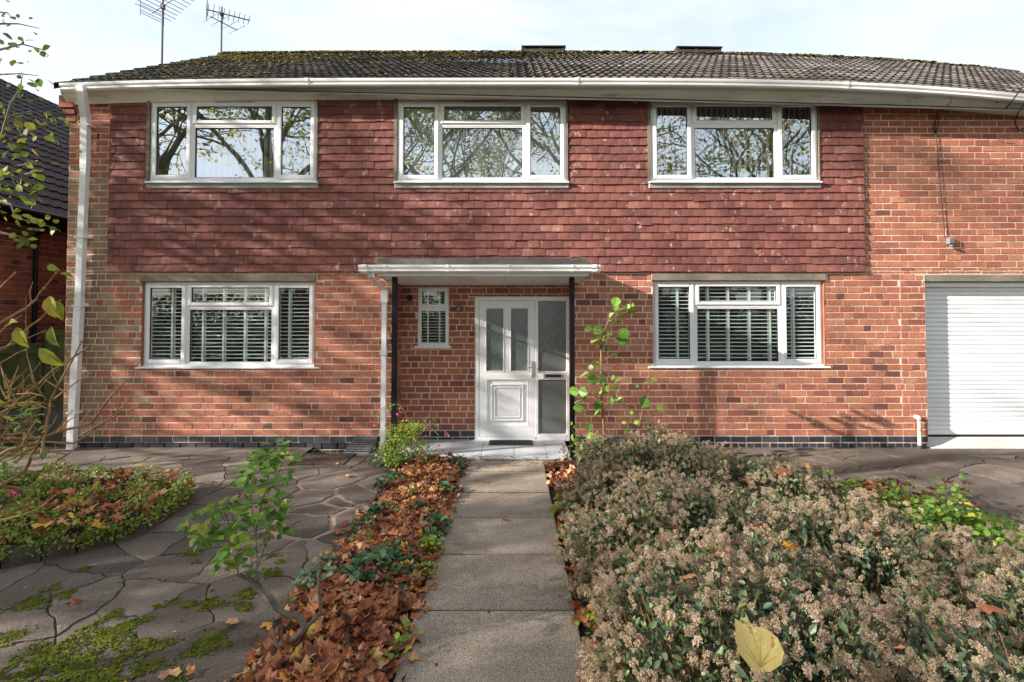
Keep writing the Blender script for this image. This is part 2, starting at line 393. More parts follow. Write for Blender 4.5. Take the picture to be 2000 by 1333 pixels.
# ------------------------------------------------------------------ wall building
def rect_sub(rects, ops):
    for (a0,a1,b0,b1) in ops:
        out_ = []
        for (x0,x1,z0,z1) in rects:
            if a1 <= x0 or a0 >= x1 or b1 <= z0 or b0 >= z1:
                out_.append((x0,x1,z0,z1)); continue
            if z0 < b0: out_.append((x0,x1,z0,b0))
            if z1 > b1: out_.append((x0,x1,b1,z1))
            m0, m1 = max(z0,b0), min(z1,b1)
            if x0 < a0: out_.append((x0,a0,m0,m1))
            if x1 > a1: out_.append((a1,x1,m0,m1))
        rects = out_
    return rects

def bricks(g, x0, x1, z0, z1, ops, y, course=0.0933, L=0.2255, bond='mixed', gap=0.0185, rndf=None, depth=0.006, zstart=0.0):
    """bricks as individual proud blocks in the plane y (facing -Y), mortar bed behind"""
    r0 = int(math.floor((z0 - zstart) / course)); r1 = int(math.ceil((z1 - zstart) / course))
    for r in range(r0, r1 + 1):
        b0 = zstart + r*course; b1 = b0 + course
        if b1 <= z0 + 0.01 or b0 >= z1 - 0.01: continue
        seqs = []
        x = x0 - (0.0 if r % 2 == 0 else L*0.5) - 0.3*L*((r*7) % 3)*(1 if bond == 'mixed' else 0)
        k = 0
        while x < x1:
            if bond == 'mixed': w = L if (k + r) % 3 != 2 else L*0.52
            elif bond == 'header': w = L*0.5
            else: w = L
            seqs.append((x, x + w)); x += w; k += 1
        for (a, b) in seqs:
            a = max(a, x0); b = min(b, x1)
            if b - a < 0.03: continue
            c0, c1 = max(b0, z0), min(b1, z1)
            for (u0,u1,w0,w1) in rect_sub([(a,b,c0,c1)], ops):
                h = gap/2
                u0 += h; u1 -= h; w0 += h; w1 -= h
                if u1 - u0 < 0.02 or w1 - w0 < 0.012: continue
                j = lambda s_=0.0016: random.gauss(0, s_)
                yy = y - depth + j(0.0012)
                rn = rndf((a+b)/2, (b0+b1)/2) if rndf else random.random()*0.8
                v = [(u0+j(),yy+j(.0006),w0+j()),(u1+j(),yy+j(.0006),w0+j()),(u1+j(),yy+j(.0006),w1+j()),(u0+j(),yy+j(.0006),w1+j())]
                bk = [(u0-.002,y+.004,w0-.002),(u1+.002,y+.004,w0-.002),(u1+.002,y+.004,w1+.002),(u0-.002,y+.004,w1+.002)]
                g.quads(v + bk, [(0,1,2,3),(0,4,5,1),(1,5,6,2),(2,6,7,3),(3,7,4,0)], rn, 0)
    for (u0,u1,w0,w1) in rect_sub([(x0,x1,z0,z1)], ops):
        g.quads([(u0,y,w0),(u1,y,w0),(u1,y,w1),(u0,y,w1)], [(0,1,2,3)], 0.5, 1)

def brn(x, z):
    """brick colour: mostly orange red, buff brown bricks in the rebuilt corner at the left"""
    p = 0.0
    if x < -5.25:
        p = 0.95 if x < -5.75 else 0.5
        if z > 4.1: p = 0.05
        elif z > 3.9: p = 0.5
        if z < 1.2 and x > -5.9: p *= 0.4
    if random.random() < p: return random.uniform(0.83, 1.0)
    q = random.random()
    if z > 2.5 and x > 5: return min(0.8, max(0.05, random.gauss(0.5, 0.15)))
    if q < 0.09: return random.uniform(0, 0.2)
    return min(0.8, max(0.2, random.gauss(0.52, 0.14)))
# ================================================================== THE HOUSE
YF = 6.94            # brick face of the front wall
YR = 7.26            # back wall of the porch recess
XL, XR = -6.46, 11.0 # ends of the house
def sag(V):
    """the old roof line and its gutter dip a little towards both ends"""
    V = V.copy()
    u = V[:,0] / V[:,1] * F / 1000
    g_ = np.where(u > 0, 31*np.abs(np.clip(u,-1.1,1.3))**3.3, 15*np.abs(u)**3.5)
    V[:,2] -= g_ * V[:,1] / F * (1 + 0.25*np.clip((V[:,1]-6.6)/4, 0, 1.2))
    return V
house = thing('brick_house', 'two storey red brick house with hung clay tiles, white windows and a mossy tiled roof', 'house', (0, YF, 0))

# openings as photographed (px box at the wall plane)
def op(x0, x1, y0, y1, Y=YF): return (AX(x0,Y), AX(x1,Y), AZ(y1,Y), AZ(y0,Y))
WIN = {'UL': op(290,617,199,360), 'UM': op(775,1107,199,360), 'UR': op(1272,1600,199,360),
       'LL': op(278,615,551,720), 'LR': op(1275,1609,549,719)}
REC = (AX(773,YF), AX(1119,YF), -0.1, 2.42)
GAR = (AX(1806,YF), 10.3, -0.1, AZ(551,YF))
LIN = [op(273,617,537,551), op(1272,1612,535,549), op(1803,2600,537,551)]
CL = (AX(211,YF), AX(1690,YF), AZ(531,YF), 5.09)     # hung tile area

g = G()
ops = [WIN['LL'], WIN['LR'], REC, GAR] + LIN + [WIN['UL'], WIN['UM'], WIN['UR']]
inner = (CL[0]+0.03, CL[1]-0.03, CL[2]+0.03, 6)
PL = 0.165
bricks(g, XL, XR, PL, 5.10, ops + [inner], YF, bond='mixed', rndf=brn, zstart=PL-0.0933*2, ) if False else None
# lower storey in a mixed bond, upper storey in stretcher bond
bricks(g, XL, CL[1]+0.5, PL, 2.54, ops, YF, bond='mixed', rndf=brn, zstart=PL)
bricks(g, CL[1]+0.5, XR, PL, 2.54, ops, YF, bond='mixed', rndf=brn, zstart=PL)
bricks(g, XL, XR, 2.54, 5.11, ops + [inner], YF, bond='stretch', rndf=brn, zstart=PL)
# recess: back wall and returns
door_op = op(928,1112,580,866,YR-0.03); sw_op = op(817,876,562,680,YR)
bricks(g, REC[0], REC[1], PL, 2.46, [door_op, sw_op], YR, rndf=lambda x,z: min(.8,max(.1,random.gauss(.45,.17))), zstart=PL)
wall = g
# returns and reveals (plain quads with brick colour)
def reveal(g, o, y0, y1, m=0, rn=0.45, sides='lrtb'):
    x0,x1,z0,z1 = o
    if 'l' in sides: g.quads([(x0,y0,z0),(x0,y1,z0),(x0,y1,z1),(x0,y0,z1)], [(0,1,2,3)], rn, m)
    if 'r' in sides: g.quads([(x1,y0,z0),(x1,y0,z1),(x1,y1,z1),(x1,y1,z0)], [(0,1,2,3)], rn, m)
    if 't' in sides: g.quads([(x0,y0,z1),(x0,y1,z1),(x1,y1,z1),(x1,y0,z1)], [(0,1,2,3)], rn, m)
    if 'b' in sides: g.quads([(x0,y0,z0),(x1,y0,z0),(x1,y1,z0),(x0,y1,z0)], [(0,1,2,3)], rn, m)
for k in ('LL','LR'): reveal(g, WIN[k], YF-0.008, YF+0.25)
for o_ in (GAR,): reveal(g, o_, YF-0.008, YF+0.5, sides='lr')
# recess returns laid in bricks
def side_bricks(g, x, y0, y1, z0, z1, sgn, rnf, course=0.0933, zs=PL, L=0.2255):
    """wall face in the plane X = x, facing sgn"""
    nrow = int((z1-z0)/course)+1
    for r in range(nrow):
        b0 = zs + r*course + .006; b1 = b0 + course - .012
        if b1 > z1: break
        y = y0 - (0 if r % 2 else L/2)
        k = 0
        while y < y1:
            w = L if (k+r) % 3 else L*.52
            a, b = max(y, y0)+.006, min(y+w, y1)-.006
            if b - a > .02:
                xx = x + sgn*.011 + random.gauss(0, .001)
                v = [(xx,a,b0),(xx,b,b0),(xx,b,b1),(xx,a,b1),(x-sgn*.003,a,b0),(x-sgn*.003,b,b0),(x-sgn*.003,b,b1),(x-sgn*.003,a,b1)]
                g.quads(v, [(0,1,2,3),(0,4,5,1),(1,5,6,2),(2,6,7,3),(3,7,4,0)], rnf(y,b0), 0)
            y += w; k += 1
    g.quads([(x,y0,z0),(x,y1,z0),(x,y1,z1),(x,y0,z1)], [(0,1,2,3)], .5, 1)
rr_ = lambda a,b: min(.8,max(.05,random.gauss(.42,.18)))
side_bricks(g, REC[0], YF, YR, PL, 2.44, 1, rr_)
side_bricks(g, REC[1], YF, YR, PL, 2.44, -1, rr_)
# gable wall (left), right wall, back wall
side_bricks(g, XL, YF, 14.0, PL, 5.0, -1, rr_)
g.box(XR, XR+.02, YF, 14, PL, 5.1, .45, 0); g.box(XL, XR, 14.0, 14.02, PL, 5.1, .45, 0)
g.quads([(XL-.002,YF,5.0),(XL-.002,14,5.0),(XL-.002,10.5,7.45),(XL-.002,10.5,7.45)][:4], [(0,1,2,3)], .45, 0)
# corbelled bricks under the gutter end
for i,(dx,z) in enumerate([(0.03,4.72),(0.07,4.815),(0.11,4.91),(0.11,5.0)]):
    g.box(XL-dx, XL+.1, YF-.013-dx*.5, YF+.2, z, z+.082, random.random()*.6, 0)
part('wall', g, [M['brick'], M['mortar']], house)
# ceiling of the recess opening / wall head
g = G()
bricks(g, XL, AX(773,YF), -0.03, PL, [], YF-.004, bond='stretch', course=0.0975, rndf=lambda x,z: random.random(), zstart=PL-.0975)
bricks(g, XL, AX(773,YF), -0.08, PL-.0975, [], YF-.004, bond='header', course=0.0975, rndf=lambda x,z: random.random(), zstart=PL-.195)
for a,b in ((AX(1119,YF), GAR[0]),):
    bricks(g, a, b, PL-.0975, PL, [], YF-.004, bond='stretch', course=0.0975, rndf=lambda x,z: random.random(), zstart=PL-.0975)
    bricks(g, a, b, -0.06, PL-.0975, [], YF-.004, bond='header', course=0.0975, rndf=lambda x,z: random.random(), zstart=PL-.195)
bricks(g, REC[0], door_op[0], -0.03, PL, [], YR-.004, bond='stretch', course=0.0975, rndf=lambda x,z: random.random(), zstart=PL-.0975)
side_bricks(g, REC[0]+.002, YF, YR, -.03, PL, 1, lambda a,b: random.random(), zs=-.03)
part('plinth', g, [M['eng'], M['mortar']], house)
# exposed foundation course at the right
g = G()
bricks(g, AX(1530,YF), GAR[0], -0.13, -0.03, [], YF-.03, bond='header', rndf=lambda x,z: random.uniform(.3,.9), zstart=-.11)
part('footing', g, [M['brick'], M['mortar']], house)

# ---- hung tiles
g = G()
y_u = YF - 0.012
gauge = 0.1148; tw = 0.171
cut = [(a-0.012, b+0.012, c-0.0, d) for (a,b,c,d) in (WIN['UL'], WIN['UM'], WIN['UR'])]
cut2 = []
for (a,b,c,d) in (WIN['UL'], WIN['UM'], WIN['UR']):
    cut2.append((a-0.045, b+0.02, c-0.075, 6.0))
row = 0
zb = CL[2]
while zb < 5.05:
    zt = zb + gauge
    big = zb > 4.88
    if big: zt = 5.18
    off = (row % 2)*tw/2 + random.gauss(0, .004)
    x = CL[0] - off
    rowj = random.gauss(0, .002)
    while x < CL[1]:
        a, b = max(x, CL[0]), min(x + tw, CL[1])
        x += tw
        if b - a < .02: continue
        tilt = random.gauss(0, .0015); zj = random.gauss(0, .003) + rowj - (random.uniform(.008,.016) if random.random() < .012 else 0); yj = random.gauss(0,.0015)
        cols_rn = min(1, max(0, random.gauss(.5, .22))); 
        if random.random() < .05: cols_rn = random.uniform(.9, 1)
        for (u0,u1,w0,w1) in rect_sub([(a,b,zb,zt)], cut2):
            if u1-u0 < .015 or w1-w0 < .02: continue
            n = 4
            vs = []; zz0 = w0 + zj
            xs = np.linspace(u0+.0012, u1-.0012, n+1)
            for i, xx in enumerate(xs):
                s_ = (xx - a)/(b-a+1e-9)*2 - 1
                cam_ = .0035*(1-s_*s_)
                dz = tilt*s_ + .0015*math.sin(xx*70+row)
                yb = y_u - .026 - cam_ + yj if row > 0 else y_u - .032 - cam_
                yt = y_u - .010 - cam_*.6 + yj
                ftop = (w1 - zb)/gauge
                yt2 = yb + (yt-yb)*min(1, ftop); yb2 = yb + (yt-yb)*max(0, (w0-zb)/gauge)
                vs += [(xx, yb2, zz0+dz), (xx, yt2, w1+.012+zj), (xx, yb2+.011, zz0+dz)]
            q = []
            for i in range(n):
                q.append((i*3, i*3+3, i*3+4, i*3+1)); q.append((i*3+2, i*3+5, i*3+3, i*3))
            q.append((0,1,2,2)); q.append((n*3,n*3+2,n*3+1,n*3+1))
            q = [t for t in q if len(set(t)) == 4]
            b_ = g.quads(vs, q, cols_rn, 0)
            g.tris(vs, [(0,1,2),(n*3,n*3+2,n*3+1)], cols_rn, 0)
    if big: break
    zb = zt; row += 1
# dark cheeks at both ends and backing
for (u0,u1,w0,w1) in rect_sub([(CL[0]+.01,CL[1]-.01,CL[2]+.02,5.18)], cut):
    g.quads([(u0,y_u+.002,w0),(u1,y_u+.002,w0),(u1,y_u+.002,w1),(u0,y_u+.002,w1)], [(0,1,2,3)], .3, 1)
part('tile_cladding', g, [M['clad'], M['dark']], house)

# ---- lintels
for (a,b,c,d) in LIN:
    g = G(); g.bbox(a, b, YF-.028, YF+.2, c+.002, d-.003, .006)
    part('lintel', g, M['lintel'], house)

# ---- windows
def window(o, Y, upper, blind, seed):
    x0,x1,z0,z1 = o
    rr = random.Random(seed)
    w, h = x1-x0, z1-z0
    g = G(); P = []
    fo = .042
    y0, y1 = Y, Y+.07
    sill_h = .035
    zb = z0 + sill_h
    xm = [x0 + w*.25, x0 + w*.757]
    zt = zb + (z1-zb)*.70
    # outer frame butted end to end
    g.bbox(x0, x0+fo, y0, y1, zb, z1, .006); g.bbox(x1-fo, x1, y0, y1, zb, z1, .006)
    g.bbox(x0+fo, x1-fo, y0, y1, z1-fo, z1, .006); g.bbox(x0+fo, x1-fo, y0, y1, zb, zb+fo, .006)
    m_ = .026
    for xx in xm: g.bbox(xx-m_, xx+m_, y0, y1, zb+fo, z1-fo, .006)
    g.bbox(xm[0]+m_, xm[1]-m_, y0, y1, zt-m_, zt+m_, .006)
    def sash(a,b,c,d,t=.058):
        ys = y0 - .018; a-=.010; b+=.010; c-=.010; d+=.010
        g.bbox(a, a+t, ys, y0+.05, c, d, .009); g.bbox(b-t, b, ys, y0+.05, c, d, .009)
        g.bbox(a+t, b-t, ys, y0+.05, c, c+t, .009); g.bbox(a+t, b-t, ys, y0+.05, d-t, d, .009)
        # bead
        P.append((a+t, b-t, c+t, d-t, y0+.012)); bead(a+t, b-t, c+t, d-t, y0-.002)
    def bead(a,b,c,d,y):
        t=.007
        g.box(a, a+t, y, y+.016, c, d, .5, 1); g.box(b-t, b, y, y+.016, c, d, .5, 1)
        g.box(a+t, b-t, y, y+.016, c, c+t, .5, 1); g.box(a+t, b-t, y, y+.016, d-t, d, .5, 1)
    sash(x0+fo, xm[0]-m_, zb+fo, z1-fo)
    sash(xm[1]+m_, x1-fo, zb+fo, z1-fo)
    sash(xm[0]+m_, xm[1]-m_, zt+m_, z1-fo, .05)
    t=.014
    a,b,c,d = xm[0]+m_, xm[1]-m_, zb+fo, zt-m_
    g.bbox(a,a+t,y0+.004,y0+.03,c,d,.003); g.bbox(b-t,b,y0+.004,y0+.03,c,d,.003); g.bbox(a+t,b-t,y0+.004,y0+.03,c,c+t,.003); g.bbox(a+t,b-t,y0+.004,y0+.03,d-t,d,.003)
    bead(a+t,b-t,c+t,d-t,y0+.012); P.append((a+t, b-t, c+t, d-t, y0+.026))
    wn = part('window', g, [M['pvc'], M['seal']], house)
    for (a,b,c,d,y) in P:
        g = G(); j = [rr.gauss(0,.0016) for _ in range(4)]
        vf = [(a,y+j[0],c),(b,y+j[1],c),(b,y+j[2],d),(a,y+j[3],d)]
        g.quads(vf, [(0,1,2,3)])
        part('pane', g, M['glass'] if upper else M['glasslow'], wn)
    # sill
    g = G(); ov = .075 if not upper else .035
    g.bbox(x0-ov, x1+(ov if not upper else .03), y0-.06, y1, z0-.004, z0+.022, .006)
    g.bbox(x0, x1, y0-.025, y1, z0+.022, zb, .004)
    part('sill', g, M['pvc'], wn)
    if upper:
        g = G(); g.bbox(x0-.035, x1+.03, y0-.030, y1, z0-.075, z0-.004, .008)
        part('apron_flashing', g, M['lead'], wn)
        g = G(); xc = (xm[0]+xm[1])/2
        g.box(xc-.30, xc+.30, y0-.026, y0-.018, z1-.036, z1-.018, .5); 
        part('trickle_vent', g, M['pvcold'], wn)
        g = G(); g.box(xc-.27, xc-.01, y0-.029, y0-.026, z1-.030, z1-.024); g.box(xc+.01, xc+.27, y0-.029, y0-.026, z1-.030, z1-.024)
        part('vent_slot', g, M['seal'], wn)
        g = G(); g.box(x0-.045, x0-.002, YF-.045, YF+.06, z0-.004, z1+.06, .5); part('jamb', g, M['lintel'], wn)      # timber jambs beside the tiles
        g = G(); g.box(x1+.002, x1+.018, YF-.045, YF+.06, z0+.03, z1+.06, .5); part('jamb', g, M['lintel'], wn)
    # blinds
    g = G()
    if blind == 'venetian':
        yb = y0 + .040
        z = zb + .05
        while z < z1 - .05:
            for (a,b) in ((x0+fo, xm[0]-.02), (xm[0]+.02, xm[1]-.02), (xm[1]+.02, x1-fo)):
                j = rr.gauss(0,.0015)
                g.quads([(a,yb+.0+j,z-.006),(b,yb-j,z-.006),(b,yb+.042,z+.003),(a,yb+.042,z+.003),
                         (a,yb+j,z+.002),(b,yb-j,z+.002),(b,yb+.042,z+.007),(a,yb+.042,z+.007)],
                        [(0,3,2,1),(4,5,6,7),(0,1,5,4),(2,3,7,6),(1,2,6,5),(3,0,4,7)], .3)
            z += .0555
        for xx in tapes(x0, xm, x1):
            g.box(xx-.014, xx+.014, yb-.006, yb-.004, zb+.03, z1-.03, .9)
            g.box(xx-.014, xx+.014, yb+.050, yb+.052, zb+.03, z1-.03, .9)
        g.box(x0+fo, x1-fo, yb-.01, yb+.06, z1-.07, z1-.03, .5)
        part('venetian_blind', g, M['blind'], wn)
    else:
        ang, step, wd, xs0, xs1 = blind
        yb = y1 + .05
        x = x0 + fo + xs0*w
        while x < x0 + xs1*w - fo:
            an = math.radians(ang + rr.gauss(0, 3)); dx = math.cos(an)*wd/2; dy = math.sin(an)*wd/2
            g.quads([(x-dx,yb-dy,zb+.02),(x+dx,yb+dy,zb+.02),(x+dx,yb+dy,z1-.05),(x-dx,yb-dy,z1-.05)], [(0,1,2,3)], rr.random())
            x += step
        g.box(x0+fo, x1-fo, yb-.03, yb+.03, z1-.05, z1-.02, .5)
        part('vertical_blind', g, M['blind'], wn)
    return wn
def tapes(x0, xm, x1):
    w = x1 - x0
    return [x0+w*.155, x0+w*.335, x0+w*.455, x0+w*.58, x0+w*.70, x0+w*.84]
window(WIN['UL'], YF-.02, True, (84, .085, .085, 0.30, 1.0), 1)
window(WIN['UM'], YF-.02, True, (14, .089, .092, 0.0, 1.0), 2)
window(WIN['UR'], YF-.02, True, (42, .082, .089, 0.0, 1.0), 3)
window(WIN['LL'], YF+.035, False, 'venetian', 4)
window(WIN['LR'], YF+.035, False, 'venetian', 5)

# small window in the recess
x0,x1,z0,z1 = sw_op; Y = YR-.01
g = G(); zb = z0+.03; zm = zb + (z1-zb)*.645; fo=.045
for (c,d) in ((zb, zm), (zm, z1)):
    g.bbox(x0,x0+fo,Y,Y+.07,c,d,.005); g.bbox(x1-fo,x1,Y,Y+.07,c,d,.005)
    g.bbox(x0+fo,x1-fo,Y,Y+.07,c,c+fo,.005); g.bbox(x0+fo,x1-fo,Y,Y+.07,d-fo,d,.005)
g.bbox(x0+.012,x0+.06,Y-.016,Y,zm+.012,z1-.012,.006); g.bbox(x1-.06,x1-.012,Y-.016,Y,zm+.012,z1-.012,.006)
g.bbox(x0+.06,x1-.06,Y-.016,Y,zm+.012,zm+.06,.006); g.bbox(x0+.06,x1-.06,Y-.016,Y,z1-.06,z1-.012,.006)
wn = part('window', g, M['pvc'], house, label='small narrow white window in the porch recess')
for (c,d) in ((zb+fo, zm-fo), (zm+.06, z1-.06)):
    g = G(); g.quads([(x0+fo,Y+.03,c),(x1-fo,Y+.03,c),(x1-fo,Y+.031,d),(x0+fo,Y+.03,d)], [(0,1,2,3)]); part('pane', g, M['glasslow'], wn)
g = G(); g.bbox(x0-.05,x1+.05,Y-.05,Y+.07,z0,z0+.03,.005); part('sill', g, M['pvc'], wn)
g = G(); z = zb+.05
while z < z1-.04:
    g.box(x0+.03,x1-.03,Y+.06,Y+.09,z,z+.008); z += .045
for xx in (x0+.14,x1-.14): g.box(xx-.012,xx+.012,Y+.052,Y+.054,zb,z1-.04,.9)
part('venetian_blind', g, M['blind'], wn)
# header course under it is in the wall; little vent and lamp
g = G(); c = at(800,582,YR-.02); g.line([(c[0],YR-.05,c[2]),(c[0],YR+.01,c[2])], .042, .046, 14); part('boiler_flue', g, M['black'], house)
g = G(); c = at(897,602,YR-.02); g.bbox(c[0]-.04,c[0]+.04,YR-.07,YR-.011,c[2]-.03,c[2]+.03,.012)
g.line([(c[0],YR-.075,c[2]-.02),(c[0],YR-.05,c[2]-.05)],.018,.024,10); part('porch_sensor', g, M['grey_plastic'], house)

# ---- front door
x0,x1,z0,z1 = door_op; Y = YR-.05; z0 = .045
g = G(); fo = .062
xs = AX(1048, Y)
g.bbox(x0,x0+fo,Y,Y+.07,z0,z1,.006); g.bbox(x1-fo*.8,x1,Y,Y+.07,z0,z1,.006)
g.bbox(x0+fo,x1-fo*.8,Y,Y+.07,z1-fo,z1,.006); g.bbox(xs-.025,xs+.025,Y,Y+.07,z0,z1-fo,.006)
g.bbox(x0+fo,xs-.025,Y-.012,Y+.07,z0,z0+.035,.004); g.bbox(xs+.025,x1-fo*.8,Y-.002,Y+.07,z0,z0+.075,.006)
zl = AZ(742,Y); zh = AZ(726,Y); g.bbox(xs+.025,x1-fo*.8,Y-.002,Y+.07,zl,zh,.006)
g.box(x0-.01,x1+.01,Y-.03,Y+.07,z0-.02,z0,.5)
fd = part('front_door', g, M['pvc'], house)
# leaf
lx0, lx1, lz0, lz1 = x0+fo+.004, xs-.029, z0+.040, z1-fo-.004
gx = [AX(950,Y),AX(983,Y),AX(998,Y),AX(1031,Y)]; gz0, gz1 = AZ(725,Y), AZ(603,Y)
pz0, pz1 = AZ(832,Y), AZ(741,Y)
g = G(); yl = Y+.004
rects = rect_sub([(lx0,lx1,lz0,lz1)], [(gx[0],gx[1],gz0,gz1),(gx[2],gx[3],gz0,gz1),(gx[0],gx[3],pz0,pz1)])
for (a,b,c,d) in rects: g.box(a,b,yl,yl+.05,c,d)
for (a,b,c,d,yo,t) in ((gx[0]-.004,gx[3]+.004,pz0-.004,pz1+.004,.014,.014),(gx[0]+.07,gx[3]-.07,pz0+.07,pz1-.075,.012,.018),(gx[0]+.12,gx[3]-.12,pz0+.115,pz1-.12,.010,.016)):
    g.bbox(a,a+t,yl-yo+.012,yl+.03,c,d,.005); g.bbox(b-t,b,yl-yo+.012,yl+.03,c,d,.005)
    g.bbox(a+t,b-t,yl-yo+.012,yl+.03,c,c+t,.005); g.bbox(a+t,b-t,yl-yo+.012,yl+.03,d-t,d,.005)
g.box(gx[0],gx[3],yl+.022,yl+.04,pz0,pz1)
g.bbox(gx[0]+.145,gx[3]-.145,yl+.012,yl+.03,pz0+.14,pz1-.145,.008)
for (a,b) in ((gx[0],gx[1]),(gx[2],gx[3])):
    t=.012
    g.bbox(a-t,a,yl-.008,yl,gz0-t,gz1+t,.004); g.bbox(b,b+t,yl-.008,yl,gz0-t,gz1+t,.004)
    g.bbox(a,b,yl-.008,yl,gz0-t,gz0,.004); g.bbox(a,b,yl-.008,yl,gz1,gz1+t,.004)
part('door_leaf', g, M['pvc'], fd)
for (a,b,c,d) in ((gx[0],gx[1],gz0,gz1),(gx[2],gx[3],gz0,gz1)):
    g = G(); g.box(a,b,yl+.015,yl+.025,c,d); part('glass_panel', g, M['obscure'], fd)
for (c,d) in ((z0+.075,zl),(zh,z1-fo)):
    g = G(); g.box(xs+.027,x1-fo*.8-.002,Y+.02,Y+.03,c+.002,d-.002); part('side_light', g, M['obscure'], fd)
    g = G()
g = G(); hx = AX(1040,Y); hz = AZ(722,Y)
g.bbox(hx-.018,hx+.018,yl-.014,yl,hz-.12,hz+.12,.004)
g.line([(hx,yl-.012,hz+.035),(hx,yl-.055,hz+.035),(hx-.03,yl-.06,hz+.035),(hx-.12,yl-.06,hz+.030)],.011,.009,8)
g.line([(hx,yl-.012,hz-.07),(hx,yl-.03,hz-.07)],.013,.013,10)
part('door_handle', g, M['chrome'], fd)
g = G(); a,b,c,d = AX(1061,Y),AX(1099,Y),AZ(739,Y),AZ(730,Y)
g.bbox(a,b,Y-.014,Y,c,d,.004); part('letter_plate', g, M['chrome'], fd)
g = G(); g.box(a+.03,b-.03,Y-.018,Y-.0145,c+.018,d-.018); part('letter_slot', g, M['seal'], fd)

# ---- garage door
Yg = YF+.13; g = G()
gz0 = AZ(847,Yg); gz1 = GAR[3]-.07
z = gz1; n=0
while z > gz0+.02:
    h = .0655; zz = z-h
    pr = [(Yg,zz),(Yg-.006,zz+h*.12),(Yg-.009,zz+h*.38),(Yg-.009,zz+h*.62),(Yg-.006,zz+h*.88),(Yg,zz+h-.004),(Yg+.004,zz+h)]
    v = [(x,p[0],p[1]) for p in pr for x in (GAR[0]+.0,10.25)]
    g.quads(v, [(i*2,i*2+1,i*2+3,i*2+2) for i in range(len(pr)-1)], .5)
    z = zz; n+=1
g.box(GAR[0], 10.25, Yg+.006, Yg+.02, z, gz1, .5)
gd = part('garage_door', g, M['door_rib'], house)
g = G(); g.bbox(GAR[0], 10.25, Yg-.10, Yg+.05, gz1, GAR[3]-.002, .012); part('head_box', g, M['pvc'], gd)
g = G(); g.box(GAR[0], 10.25, Yg-.005, Yg+.015, z-.026, z-.001); part('rubber_seal', g, M['seal'], gd)
g = G()
g.quads([(GAR[0]+.002,YF-.16,-.035),(10.2,YF-.16,-.035),(10.2,Yg+.4,z-.02),(GAR[0]+.002,Yg+.4,z-.02),
         (GAR[0]+.002,YF+.02,.03),(10.2,YF+.02,.03)], [(0,1,5,4)], .5)
g.quads([(GAR[0]+.002,YF+.02,.03),(10.2,YF+.02,.03),(10.2,Yg-.02,z-.03),(GAR[0]+.002,Yg-.02,z-.03),(10.2,Yg+.5,z-.03),(GAR[0]+.002,Yg+.5,z-.03)], [(0,1,2,3),(3,2,4,5)], .5)
g.tris([(GAR[0]+.002,YF-.16,-.035),(GAR[0]+.002,YF+.02,.03),(GAR[0]+.002,YF+.02,-.05)], [(0,1,2)])
part('garage_threshold', g, M['apron'], house)

# ---- soffit, fascia, gutter
def xs_(a, b, n): return np.linspace(a, b, n+1)
YE = 6.71
GZT = AZ(152.5, YE-.05); SZ = AZ(195.5, YF-.03)
def extrude_x(g, prof, xs, rnd=.5, close=False):
    k = len(prof)
    v = [(x, p[0], p[1]) for x in xs for p in prof]
    q = [(i*k+j, (i+1)*k+j, (i+1)*k+j+1, i*k+j+1) for i in range(len(xs)-1) for j in range(k-1)]
    g.quads(v, q, rnd)
g = G()
X = xs_(-6.46, XR+.1, 90)
extrude_x(g, [(YF+.02,SZ+.012),(YF-.05,SZ+.013),(YE+.075,GZT-.092),(YE+.07,GZT-.085)], X)
extrude_x(g, [(YF-.045,SZ+.10),(YF-.045,SZ-.004),(YF-.022,SZ-.004)], X)
part('soffit', g, M['soffit'], house, fn=sag)
g = G(); extrude_x(g, [(YE+.10,GZT),(YE+.065,GZT),(YE+.065,GZT-.095),(YE+.10,GZT-.095)], X); part('fascia', g, M['pvcold'], house, fn=sag)
def gutter_prof(yo, zt, w=.115, h=.10, t=.004):
    # ogee-like square gutter: front at yo, top zt
    return [(yo+w,zt),(yo+w,zt-h*.8),(yo+w-.02,zt-h),(yo+.035,zt-h),(yo+.018,zt-h*.82),(yo+.016,zt-h*.55),(yo+.004,zt-h*.35),(yo,zt-.012),(yo,zt),
            (yo+t*2,zt),(yo+t*2,zt-.012),(yo+.01,zt-h*.35),(yo+.022,zt-h*.55),(yo+.024,zt-h*.80),(yo+.038,zt-h+t),(yo+w-.02,zt-h+t),(yo+w-t,zt-h*.8),(yo+w-t,zt),(yo+w,zt)]
g = G(); Xg = xs_(-6.37, XR+.1, 90)
pf = gutter_prof(YE-.05, GZT)
extrude_x(g, pf, Xg)
for xe in (-6.37,):
    m_ = [(xe,p[0],p[1]) for p in pf[:9]]; g.tris(m_ + [(xe,YE,5.09)], [(i,i+1,9) for i in range(8)])
gut = part('gutter', g, M['pvcold'], house, smooth=False, fn=sag)
for xx in (-2.9, 0.9, 4.7, 8.5):
    g = G(); pj = [(p[0]-.006 if p[0] < YE else p[0], p[1]+(.004 if p[1] > GZT-.015 else -.005)) for p in pf[:9]]
    extrude_x(g, pj, [xx-.03, xx+.03]); part('gutter_joint', g, M['pvcold'], gut, fn=sag)

